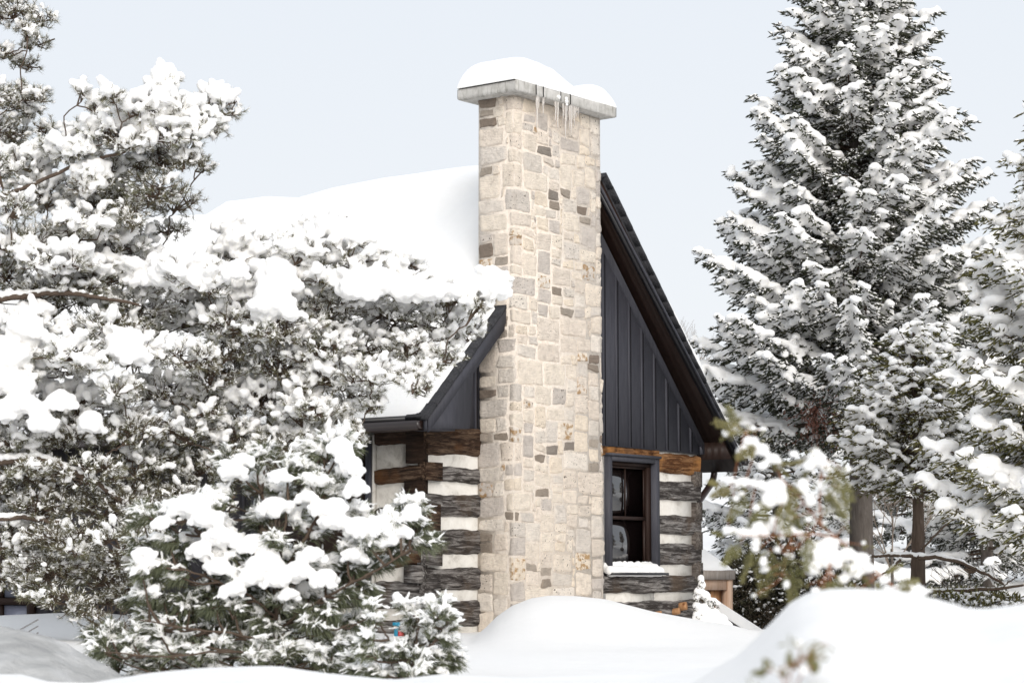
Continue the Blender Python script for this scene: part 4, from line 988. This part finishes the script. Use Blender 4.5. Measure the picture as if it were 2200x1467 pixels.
for L in '''885 1305 95 .8;870 1320 110 .7;905 1330 80 .5;945 1310 80 .8;965 1310 60 .6;930 1340 100 .7;810 1330 110 .6;835 1320 80 .7;800 1365 150 .5;830 1370 110 .7;860 1365 90 .6;900 1370 80 .6;940 1370 60 .7;965 1365 30 .5;975 1400 10 .4;950 1410 30 .5;920 1410 60 .6;880 1405 90 .5;840 1410 130 .5;800 1410 170 .4;820 1440 170 .4;860 1440 110 .5;905 1440 60 .5;945 1440 10 .4;975 1430 -10 .4;780 1430 160 .4'''.split(';'):
    v = [float(x) for x in L.split()]
    if math.hypot(v[0]-857, v[1]-1345) < 42: continue
    v[0] -= 12
    tips.append((v[0], v[1], v[2], v[3], rng.uniform(-.25, .15)))
T = white_pine('knee-high white pine seedling rising from the snow below the cabin corner', b0, st, tips, 50, .085, D0=13.4)
root, lb, nd, sn, base = T
lb.build('limbs', M['bark_brown'], root, True); nd.build('needles', M['wpine'], root); DUST.build('snow_dusting', M['dust'], root); sn.build('snow', M['snow'], root, .008, .008, .04, 1)

# ---------- spruces
def spruce(name, label, bx, by, H, Lmax, zfirst, mats, r_trunk, shoot_l=.085, shoot_r=.013, snow=1.0, voxel=.03, step=.26, nb=7, droop=.30, dens=1.0, blob=1.0, expo=.85, seed=3, azi=None, group=None, trunk_top=None, twspace=.095):
    global rng
    keep = rng; rng = np.random.default_rng(seed)
    zb = gz(bx, by)-.1; base = np.array([bx, by, zb])
    root = empty(name, tuple(base)); tag(root, label, 'tree', group)
    trunk_mesh('trunk', [(0, 0, 0), (0, 0, .5), (.03, 0, H*.5), (0, 0, H)], [r_trunk*1.25, r_trunk, r_trunk*.6, .01], mats[1], root)
    nd, lb, sn = MB(), MB(), Snow()
    z = zfirst; S0 = []; S1 = []; SR = []; P_, D_, L_ = [], [], []
    while z < H-.15:
        t = (z-zfirst*.0)/H
        for k in range(nb):
            az = rng.uniform(0, TAU)
            if azi is not None and rng.random() < azi[2]: az = rng.uniform(azi[0], azi[1])
            L = Lmax*max(.05, 1-t)**expo*rng.choice([rng.uniform(.6, .95), rng.uniform(.85, 1.1), rng.uniform(1.0, 1.2)])
            h = np.array([math.cos(az), math.sin(az), 0]); side = np.array([-h[1], h[0], 0])
            asc = .42*t+.02; dr = droop*(1-t)*rng.uniform(.7, 1.3)
            m = 14; s = np.linspace(0, 1, m); big = rng.random()
            zz = z+rng.uniform(-.1, .1)+L*(asc*s-dr*s**1.4+ (.42*dr+.16)*s**3.2)
            cp = h*(s*L)[:, None]+side*(rng.normal(0, .05)*L*s**2)[:, None]; cp[:, 2] = zz
            lb.tube(cp, np.linspace(.011+.010*L, .004, m), 5)
            nt = int(L/twspace*dens)
            ss = np.linspace(.14, 1, max(3, nt))+rng.normal(0, .01, max(3, nt)); ss = np.clip(ss, .1, .995)
            for sd in (-1, 1):
                s_ = ss[rng.random(len(ss)) < .95]; n = len(s_)
                p = np.stack([np.interp(s_, s, cp[:, j]) for j in range(3)], 1)
                tl = np.minimum(.16+.42*L*(1-s_)*.55, .50)*rng.uniform(.7, 1.15, n)*(.6+.4*np.clip(s_*4, 0, 1))
                d = norm(h*.75+side*sd*rng.uniform(.55, 1.0, n)[:, None]+np.array([0, 0, 1.])*(-.50*(1-t)-.05+rng.normal(0, .20, n))[:, None])
                e = p+d*tl[:, None]+np.array([0, 0, -1.])*(tl**2*.35*(1-t))[:, None]
                S0.append(p); S1.append(e); SR.append(np.full(n, .0045))
                # shoots along each twig
                ns = 8
                q = rng.random((n, ns))*.9+.12; q[:, 0] = 1
                keepm = rng.random((n, ns)) < np.clip(tl/.22, .35, 1)[:, None]; keepm[:, 0] = True
                pp = p[:, None]+(e-p)[:, None]*q[..., None]
                lat = norm(np.cross(d, [0, 0, 1.]))
                sgn = np.where(rng.random((n, ns)) < .5, -1, 1)
                dd = d[:, None]*.9+lat[:, None]*(sgn*rng.uniform(.35, .95, (n, ns)))[..., None]+rng.normal(0, .24, (n, ns, 3))+np.array([0, 0, 1.])*rng.uniform(-.5, .5, (n, ns))[..., None]
                dd[:, 0] = d+rng.normal(0, .08, (n, 3))
                pp = pp[keepm]; dd = norm(dd[keepm]); P_.append(pp); D_.append(dd)
                # needles along the twig itself
                P_.append(p+(e-p)*.35); D_.append(norm(e-p)); P_.append(p+(e-p)*.6); D_.append(norm(e-p))
                # snow lying on the twig
                ex = snow*np.clip(.25+1.0*s_, 0, 1)*rng.uniform(.55, 1.0)
                on = rng.random(n) < ex
                c = p[on]+(e-p)[on]*rng.uniform(.30, .62, on.sum())[:, None]; r = rng.uniform(.026, .055, on.sum())*blob*(.6+.6*s_[on])
                if on.any():
                    sn.add(c+np.c_[np.zeros(len(c)), np.zeros(len(c)), r*.55+.012], np.c_[tl[on]*.27, r*1.12, r*.75], d[on])
                    o2 = rng.random(len(c)) < .55
                    sn.balls(c[o2]+(e-p)[on][o2]*.25+np.array([0, 0, .028]), r[o2]*rng.uniform(.9, 1.35, o2.sum()), .7)
            # snow along the branch
            n = max(2, int(L/.13)); s_ = rng.uniform(.22, .97, n); on = rng.random(n) < snow*(.35+.6*s_)
            p = np.stack([np.interp(s_[on], s, cp[:, j]) for j in range(3)], 1); r = rng.uniform(.03, .075, on.sum())*blob*(.55+.55*min(1, L/1.4))
            if on.any(): sn.balls(p+np.c_[rng.normal(0, .02, (len(p), 2)), r*.5], r, .72, np.tile(h, (len(p), 1)), 1.4)
            if big < .75*snow:      # pillows spreading over the side twigs
                n = max(2, int(L/.16)); s_ = rng.uniform(.40, .95, n); p = np.stack([np.interp(s_, s, cp[:, j]) for j in range(3)], 1)
                lt = rng.normal(0, .09, n)*min(1, L/1.2); r = rng.uniform(.05, .10, n)*blob*(.5+.5*min(1, L/1.5))
                sn.balls(p+side*lt[:, None]+np.c_[np.zeros((n, 2)), r*.3-np.abs(lt)*.35+.01], r, .6, np.tile(h, (n, 1)), 1.3)
        z += step*rng.uniform(.85, 1.15)*(1-.35*t)
    S0, S1, SR = np.concatenate(S0), np.concatenate(S1), np.concatenate(SR); segs(lb, S0, S1, SR, SR*.6)
    pp, dd = np.concatenate(P_), np.concatenate(D_); n = len(pp)
    shoots(nd, pp, dd, rad(n, shoot_l*.7, shoot_l*1.3), rad(n, shoot_r*.8, shoot_r*1.15))
    global DUST; DUST = MB(); k_ = rng.random(n) < .42*snow; m_ = k_.sum(); shoots(DUST, pp[k_]+[0, 0, shoot_r*.75], dd[k_], rad(m_, shoot_l*.6, shoot_l*1.05), rad(m_, shoot_r*.7, shoot_r*1.35))
    rng = keep
    print(name, 'shoots', n)
    return root, nd, lb, sn, base
def finish_spruce(T, mats, voxel, disp=.018):
    root, nd, lb, sn, base = T
    lb.build('limbs', mats[2], root); nd.build('needles', mats[0], root); DUST.build('snow_dusting', M['dust'], root); sn.build('snow', M['snow'], root, voxel, disp, .11, 1)
ms = (M['spruce'], M['bark'], M['twig'])
c = P(1850, 1200, 32.0)
T = spruce('spruce_tree', 'tall dark spruce with white boughs and a thick grey trunk right of the cabin', c[0], c[1], 13.2, 3.5, 2.75, ms, .175, seed=5, step=.225, nb=10, blob=1.2, snow=1.05, expo=1.28, shoot_r=.0155, shoot_l=.095)
root, nd, lb, sn, base = T
# dead rusty spray low on the spruce
c = P(1748, 905, 29.6)-base; n = 230
u = rng.normal(0, 1, (n, 3))*np.array([.17, .15, .19]); mb = MB(); shoots(mb, c+u, norm(u*[1, 1, .2]+np.array([0, 0, -.25])+rng.normal(0, .2, (n, 3))), .05, .009); segs(mb, np.tile(c+np.array([.2, 1.2, .3]), (40, 1)), c+u[:40], .006, .003)
mb.build('dead_spray', M['dead'], root)
finish_spruce(T, ms, .032)

m2 = (M['spruce2'], M['bark_brown'], M['twig'])
c = P(2440, 1250, 22.0)
T = spruce('spruce_tree', 'near spruce at the right edge, olive needles and thick snow slabs on its branches', c[0], c[1], 6.9, 2.15, 1.25, m2, .15, shoot_l=.09, shoot_r=.011, snow=1.0, seed=9, step=.25, nb=9, droop=.40, blob=1.15, expo=.75, azi=(math.pi*.85, math.pi*1.45, .45), twspace=.085)
finish_spruce(T, m2, .026, .016)

# slender conifer between the two, bare lower trunk with dead limbs
c = P(1972, 1262, 27.0); 
T = spruce('spruce_tree', 'slim conifer with reddish bare trunk and dead lower limbs between the two spruces', c[0], c[1], 3.7, 1.35, 1.75, m2, .092, shoot_l=.075, shoot_r=.011, snow=.95, seed=21, step=.18, nb=9, droop=.35, blob=1.0, expo=.6)
root, nd, lb, sn, base = T
for pl, r0 in (([(1972, 1196), (1930, 1192), (1890, 1193), (1868, 1196)], .028), ([(1972, 1198), (2020, 1197), (2060, 1206), (2110, 1230), (2160, 1256)], .030), ([(1970, 1272), (2040, 1270), (2100, 1266), (2150, 1264), (2200, 1258)], .028), ([(1935, 1200), (1915, 1225), (1880, 1240)], .018), ([(2150, 1264), (2170, 1248), (2180, 1240)], .012), ([(1980, 1180), (2040, 1120), (2100, 1090)], .015)):
    pt = np.array([P(x, y, 26.75)-base for x, y in pl]); t1 = np.linspace(0, 1, len(pt)); t2 = np.linspace(0, 1, 16)
    q_ = np.stack([np.interp(t2, t1, pt[:, k]) for k in range(3)], 1)+rng.normal(0, .005, (16, 3)); rr = np.linspace(r0, r0*.5, 16)
    lb.tube(q_, rr, 7); sn.balls(q_+np.c_[np.zeros((16, 2)), rr*1.0], rr*1.15, .75, np.tile([1., 0, 0], (16, 1)), 2.6)
for k in range(34):
    p0 = P(rng.uniform(1990, 2150), rng.uniform(1205, 1235), 26.7)-base; d = norm(np.array([rng.uniform(.1, .9), rng.normal(0, .3), -rng.uniform(.4, 1)])); L = rng.uniform(.12, .35)
    segs(lb, p0[None], (p0+d*L*.5)[None], .004, .003); segs(lb, (p0+d*L*.5)[None], (p0+d*L*.5+norm(d+rng.normal(0, .3, 3))*L*.5)[None], .003, .002)
finish_spruce(T, m2, .024, .014)

# low spruce filling the gap beyond the shelter and one behind, farther back
c = P(1668, 1180, 40.0)
T = spruce('spruce_tree', 'farther snowy spruce half hidden behind the cabin eave and downspout', c[0], c[1], 4.2, 2.0, .5, ms, .12, shoot_l=.09, shoot_r=.013, snow=1.0, seed=33, step=.30, nb=7, droop=.3, blob=1.2, twspace=.12)
finish_spruce(T, ms, .04)
for sd, (x, D, H, Lm) in ((41, (2120, 44, 6.6, 2.5)), (42, (1960, 50, 5.2, 2.6))):
    c = P(x, 1180, D)
    T = spruce('spruce_tree', {41: 'background spruce glimpsed right of the slim conifer', 42: 'farthest background spruce seen between the trunks at right'}[sd], c[0], c[1], H, Lm, .4, ms, .12, shoot_l=.10, shoot_r=.015, snow=1.1, seed=sd, step=.34, nb=7, droop=.3, blob=1.5, twspace=.13)
    finish_spruce(T, ms, .05)

# ---------- dark evergreen shrubs behind the shelter
def shrub(label, px, D, w, h, seed, mats, snowp=.25, n=2600, base_py=1340, name='evergreen_shrub', lean=0, twn=500):
    c = P(px, base_py, D); c[2] = gz(c[0], c[1]); root = empty(name, tuple(c)); tag(root, label, 'shrub')
    nd, lb, sn = MB(), MB(), Snow()
    for k in range(9):
        e = np.array([rng.normal(0, w*.35), rng.normal(0, w*.3), h*rng.uniform(.6, 1)]); lb.tube(bez(np.array([0, 0, 0.]), e, .05, 9, .12), np.linspace(.03, .008, 9), 6)
    u = unit(n)*(rng.random(n)**.4)[:, None]; p = u*np.array([w, w*.8, h*.52])+np.array([0, 0, h*.5])+0; p[:, :2] *= (1+.15*np.sin(p[:, 2:3]*7)); p[:, 2] = np.maximum(p[:, 2], .03)
    d = norm(u+np.array([0, 0, .4])+rng.normal(0, .5, (n, 3)))
    shoots(nd, p, d, rad(n, .06, .13), rad(n, .010, .018)); shoots(nd, p, norm(d+rng.normal(0, .5, (n, 3))), rad(n, .05, .10), rad(n, .008, .015))
    a = rng.integers(0, n, twn); p1 = p[a]; p0 = p1-d[a]*rad(twn, .1, .3)[:, None]+rng.normal(0, .04, (twn, 3)); p0[:, 2] = np.maximum(p0[:, 2], 0); segs(lb, p0, p1, .005, .002)
    o = rng.random(n) < snowp*(.4+.8*np.clip(p[:, 2]/h, 0, 1)); sn.balls(p[o]+[0, 0, .02], rad(o.sum(), .012, .035), .7, None, 1.5)
    lb.build('stems', mats[1], root); nd.build('needles', mats[0], root); sn.build('snow', M['snow'], root, .016, .008, .05, 0)
mh = (M['hedge'], M['twig_tan'])
shrub('dark bushy cedar immediately right of the wood shelter post', 1610, 31, .62, 1.15, 1, mh, .22, 3200)
shrub('dark bushy cedar rising behind the foreground snow bank', 1690, 32, .60, 1.25, 2, mh, .25, 3000)
shrub('low evergreen shrub with snow-dusted tips below the thick spruce trunk', 1790, 31, .55, .75, 3, mh, .5, 2200)
shrub('low evergreen brush under the dead limbs of the slim conifer', 2060, 27, .85, .42, 4, (M['spruce2'], M['twig']), .8, 2600, 1330)

# small shrub buried in snow against the right corner of the cabin
c = P(1522, 1345, 24.6); root = empty('snowy_seedling', tuple(c)); tag(root, 'little shrub smothered in snow balls at the right corner of the cabin', 'shrub')
sn, lb, nd = Snow(), MB(), MB()
for px, py, r, fl in ((1506, 1243, 8, 1.2), (1508, 1256, 9, 1), (1503, 1270, 13, .8), (1514, 1278, 13, .8), (1497, 1282, 9, .9), (1520, 1287, 8, .9), (1532, 1290, 10, .7), (1540, 1295, 9, .6), (1524, 1300, 9, .7), (1497, 1300, 10, .8), (1512, 1308, 17, .8), (1500, 1318, 12, 1), (1494, 1328, 8, 1), (1530, 1318, 18, .8), (1545, 1332, 20, .8), (1515, 1330, 16, .9), (1560, 1345, 16, .8), (1500, 1342, 12, .8), (1530, 1345, 22, .8)):
    sn.balls((P(px, py, 24.6)-c)[None], np.array([r*24.6/F]), fl)
    for k in range(5):
        a = P(px+rng.normal(0, r*.6), py+r*.6+rng.normal(0, 3), 24.55)-c; needles(nd, np.tile(a, (5, 1)), norm(unit(5)+[0, 0, -.3]), .04, .006)
lb.tube([P(1522, 1352, 24.6)-c, P(1512, 1300, 24.6)-c, P(1507, 1260, 24.6)-c, P(1503, 1225, 24.6)-c, P(1501, 1205, 24.6)-c], [.008, .006, .005, .003, .002], 5)
lb.build('stem', M['twig'], root); nd.build('leaves', M['hedge'], root); sn.build('snow', M['snow'], root, .012, .006, .05, 1)

# bare deciduous crown beyond the roof
def bare(label, px, base_py, D, H, spread, seed, lv=5, rt=.11):
    c = P(px, base_py, D); c[2] = gz(c[0], c[1]); root = empty('bare_tree', tuple(c)); tag(root, label, 'tree'); r2 = np.random.default_rng(seed)
    lb = MB(); a0, a1, ra, rb = [], [], [], []
    def grow(p, d, L, r, k):
        q = p+d*L; a0.append(p); a1.append(q); ra.append(r); rb.append(r*.7)
        if k == 0: return
        for _ in range(r2.integers(2, 5)):
            nd_ = norm(d+r2.normal(0, .38*spread, 3)+np.array([0, 0, .18])); grow(q-d*L*r2.uniform(0, .5), nd_, L*r2.uniform(.62, .82), r*.6, k-1)
    grow(np.zeros(3), np.array([0, 0, 1.]), H*.34, rt*.8, lv)
    segs(lb, np.array(a0)[1:], np.array(a1)[1:], np.array(ra)[1:], np.array(rb)[1:], 4); lb.build('branches', M['twig_tan'], root)
    mb = MB(); mb.tube([(0, 0, -.2), (0, 0, H*.17), (0, 0, H*.34)], [rt, rt*.9, rt*.8], 10); mb.build('trunk', M['bark'], root, True)
bare('bare leafless tree top showing beyond the right roof slope', 1478, 1060, 52, 6.4, 1.0, 4, 6)
bare('thin leafless sapling crossing behind the slim conifer', 1915, 1130, 38, 2.8, 1.0, 8, 5, .03)

# ---------- foreground cedar sprigs (out of focus), rooted in the snow bank
def cedar(label, base, stems, fans, blobs, D, twn=70):
    root = empty('cedar_sapling', tuple(base)); tag(root, label, 'shrub'); lb, nd, sn = MB(), MB(), Snow(); qs = []
    for pl, r0 in stems:
        pt = np.array([P(x, y, D+dz)-base for x, y, dz in pl]); t1 = np.linspace(0, 1, len(pt)); t2 = np.linspace(0, 1, 18)
        q_ = np.stack([np.interp(t2, t1, pt[:, k]) for k in range(3)], 1); lb.tube(q_, np.linspace(r0, r0*.45, 18), 7); qs.append(q_)
    qs = np.concatenate(qs)
    for (px, py, ang, L) in fans:
        c = P(px, py, D+rng.uniform(-.12, .12))-base; an = math.radians(ang); d = norm(np.array([math.cos(an), rng.normal(0, .25), math.sin(an)])); L = L*1.15*D/F
        s0 = qs[np.argmin(((qs-c)**2).sum(1))]; lb.tube(bez(s0, c, .02, 5, .02), np.linspace(.0022, .0014, 5), 4)
        w_ = norm(np.cross(d, unit(1)[0])); m = 13
        for k in range(m):
            t = k/m; p = c+d*L*t
            for sd in (-1, 1):
                dk = norm(d*.9+w_*sd*.85+rng.normal(0, .12, 3)); Lk = L*.42*(1-t*.7)*rng.uniform(.7, 1.1)
                j = 5; pp = p+dk*Lk*np.linspace(0, .8, j)[:, None]; shoots(nd, pp, norm(dk+rng.normal(0, .35, (j, 3))), Lk*.5, .0033)
    for _ in range(twn):      # fine side twigs
        a_ = qs[rng.integers(len(qs))]; e_ = a_+np.array([rng.normal(0, .05), rng.normal(0, .03), rng.normal(-.01, .04)]); lb.tube(bez(a_, e_, .05, 5, .05), np.linspace(.0018, .001, 5), 4)
        shoots(nd, np.repeat(e_[None], 6, 0)+rng.normal(0, .01, (6, 3)), unit(6), .022, .003)
        if rng.random() < .5: sn.balls((e_+[0, 0, .006])[None], np.array([rng.uniform(.006, .013)]), .8, None, 1.4)
    for (px, py, r, fl) in blobs:
        rr = r*.82*D/F; c = P(px, py, D-.02)-base; sn.balls(c[None], np.array([rr]), fl, np.array([1., 0, 0]), 1.1)
        k = 7; th = rng.uniform(0, TAU, k); sn.balls(c+np.stack([np.cos(th)*rr*.85, np.sin(th)*rr*.7, rng.uniform(-.7, .4, k)*rr], 1), rr*rad(k, .3, .55), .85)
    lb.build('stems', M['stem_orange'], root, True); nd.build('scale_leaves', M['cedar'], root); sn.build('snow', M['snow'], root, .0045, .003, .025, 1)
D = 6.9
b0 = P(1985, 1330, D)
stems = [([(1985, 1340, 0), (1950, 1285, 0), (1890, 1235, 0), (1840, 1195, 0), (1800, 1155, 0), (1765, 1130, 0)], .0042), ([(1800, 1155, 0), (1740, 1145, -.03), (1690, 1150, -.05), (1640, 1150, -.08), (1590, 1150, -.1)], .0028),
         ([(1765, 1130, 0), (1760, 1070, 0), (1765, 1010, 0), (1755, 975, 0)], .0028), ([(1765, 1130, 0), (1725, 1075, .03), (1680, 1030, .05), (1660, 985, .06), (1620, 945, .08), (1590, 920, .1)], .0030),
         ([(1725, 1065, 0), (1690, 1062, .0), (1640, 1050, 0), (1590, 1040, 0), (1560, 1035, 0)], .0024), ([(1800, 1155, 0), (1780, 1220, -.05), (1760, 1270, -.05)], .002), ([(1890, 1235, 0), (1850, 1262, 0), (1820, 1270, 0)], .002), ([(1700, 1150, 0), (1690, 1190, 0), (1680, 1240, 0)], .002)]
fans = [(1600, 930, 160, 60), (1585, 915, 120, 50), (1625, 960, -150, 45), (1600, 1060, -120, 60), (1570, 1050, -160, 40), (1640, 1070, -100, 70), (1680, 1080, -80, 60), (1610, 1110, -60, 50), (1700, 1100, -60, 50), (1590, 1170, -130, 50), (1620, 1175, -110, 70), (1650, 1180, -95, 90), (1690, 1195, -80, 90),
        (1700, 1240, -95, 60), (1780, 1000, -60, 80), (1790, 1030, -70, 80), (1770, 1060, -50, 60), (1740, 1000, -120, 50), (1800, 1240, -100, 60), (1820, 1260, -90, 70), (1850, 1260, -70, 60), (1790, 1250, -120, 50), (1880, 1250, -60, 40), (1840, 1210, -60, 50), (1740, 1160, -100, 60),
        (1670, 1000, 10, 60), (1650, 985, -40, 50), (1700, 1040, -90, 60), (1560, 1150, 170, 30), (1545, 1040, 170, 25), (1900, 1235, 30, 40), (1930, 1262, 20, 40)]
blobs = [(1610, 948, 18, .7), (1635, 965, 20, .8), (1660, 985, 18, .8), (1595, 965, 14, .8), (1640, 1000, 12, 1), (1560, 1030, 18, .6), (1595, 1035, 20, .6), (1630, 1040, 16, .7), (1665, 1050, 28, 1.0), (1650, 1075, 18, 1.3), (1680, 1070, 20, 1.1), (1580, 1070, 9, 1), (1625, 1090, 10, 1.2),
         (1755, 985, 22, 1.0), (1740, 1000, 16, 1), (1775, 1005, 14, 1.2), (1705, 975, 12, .8), (1725, 1045, 15, 1.6), (1740, 1075, 14, 1.3), (1765, 1045, 12, 1), (1800, 1060, 8, 1), (1570, 1140, 18, .6), (1600, 1145, 20, .7), (1635, 1135, 24, 1.0), (1665, 1125, 22, 1.0), (1625, 1165, 12, 1.1), (1700, 1140, 14, .8), (1680, 1150, 10, 1.3),
         (1720, 1150, 10, 1.5), (1750, 1185, 28, 1.1), (1780, 1170, 24, .9), (1745, 1220, 20, 1.1), (1790, 1200, 26, .9), (1820, 1190, 20, .9), (1850, 1200, 22, .8), (1830, 1225, 22, .9), (1865, 1220, 18, .8), (1810, 1245, 14, 1), (1640, 1205, 10, 1.5), (1690, 1255, 8, 1.6), (1670, 1180, 9, 1.2), (1950, 1262, 26, .8), (1925, 1275, 26, .8), (1975, 1270, 20, .8), (1900, 1245, 14, .8)]
cedar('blurred cedar sapling with orange stems and snow clods, nearest to the camera at right', b0, stems, fans, blobs, D)
b0 = P(1700, 1520, 4.1)
cedar('tiny cedar tips poking out of the snow at the bottom edge of the frame', b0, [([(1700, 1520, 0), (1680, 1450, 0), (1650, 1435, 0)], .002), ([(1700, 1520, 0), (1715, 1460, 0), (1742, 1425, 0)], .002), ([(1690, 1490, 0), (1700, 1440, 0), (1707, 1425, 0)], .0016)],
      [(1655, 1440, 120, 30), (1645, 1445, 180, 25), (1700, 1440, 100, 35), (1710, 1435, 70, 30), (1740, 1435, 80, 40), (1745, 1445, 60, 25), (1690, 1450, 150, 25)], [(1668, 1440, 9, .8), (1725, 1440, 14, .9), (1690, 1436, 8, .8), (1650, 1432, 8, .7)], 4.1, 4)

# ================================================================== LIGHT, WORLD, CAMERA
w = bpy.data.worlds.new('World'); SC.world = w; w.use_nodes = True; nt = w.node_tree
bg = nt.nodes['Background']; sk = nt.nodes.new('ShaderNodeTexSky'); sk.sky_type = 'NISHITA'; sk.sun_disc = False
SE, SAZ = R(25), math.atan2(.24, -.97)        # sun to the right and behind the camera
sk.sun_elevation = SE; sk.sun_rotation = SAZ; sk.air_density = 1; sk.dust_density = 2
mx = nt.nodes.new('ShaderNodeMix'); mx.data_type = 'RGBA'; mx.inputs[0].default_value = .94
nt.links.new(sk.outputs[0], mx.inputs[6])
# high thin overcast: pale, a touch bluer overhead
tc = nt.nodes.new('ShaderNodeTexCoord'); sx = nt.nodes.new('ShaderNodeSeparateXYZ'); nt.links.new(tc.outputs['Generated'], sx.inputs[0])
rp = nt.nodes.new('ShaderNodeValToRGB'); e = rp.color_ramp.elements
e[0].position = 0; e[0].color = (.91, .925, .945, 1); e[1].position = .34; e[1].color = (.805, .857, .925, 1)
nt.links.new(sx.outputs[2], rp.inputs[0])
ml = nt.nodes.new('ShaderNodeMix'); ml.data_type = 'RGBA'; ml.blend_type = 'MULTIPLY'; ml.inputs[0].default_value = 1; ml.inputs[7].default_value = (8.6, 8.6, 8.6, 1)
ml.clamp_result = False
nt.links.new(rp.outputs[0], ml.inputs[6]); nt.links.new(ml.outputs[2], mx.inputs[7])
nt.links.new(mx.outputs[2], bg.inputs[0]); bg.inputs[1].default_value = .1
ld = bpy.data.lights.new('sun', 'SUN'); ld.energy = 2.4; ld.angle = R(38); ld.color = (1, .955, .90)
lo = bpy.data.objects.new('sun', ld); COL.objects.link(lo)
from mathutils import Vector
sd = Vector((math.sin(SAZ)*math.cos(SE), math.cos(SAZ)*math.cos(SE), math.sin(SE)))
lo.rotation_euler = sd.to_track_quat('Z', 'Y').to_euler(); lo.location = (20, -10, 20)
cd = bpy.data.cameras.new('camera'); co = bpy.data.objects.new('camera', cd); COL.objects.link(co)
cd.sensor_width = 36; cd.lens = F/2200*36; cd.clip_end = 5000; cd.clip_start = .05
co.location = (0, 0, EZ); co.rotation_euler = (R(90)+PIT, 0, 0); SC.camera = co
cd.dof.use_dof = True; cd.dof.focus_distance = 24.3; cd.dof.aperture_fstop = 4.0
SC.view_settings.view_transform = 'Standard'; SC.view_settings.look = 'None'; SC.view_settings.exposure = .26; SC.view_settings.gamma = 1
SC.cycles.max_bounces = 8; SC.cycles.diffuse_bounces = 5; SC.cycles.use_denoising = True
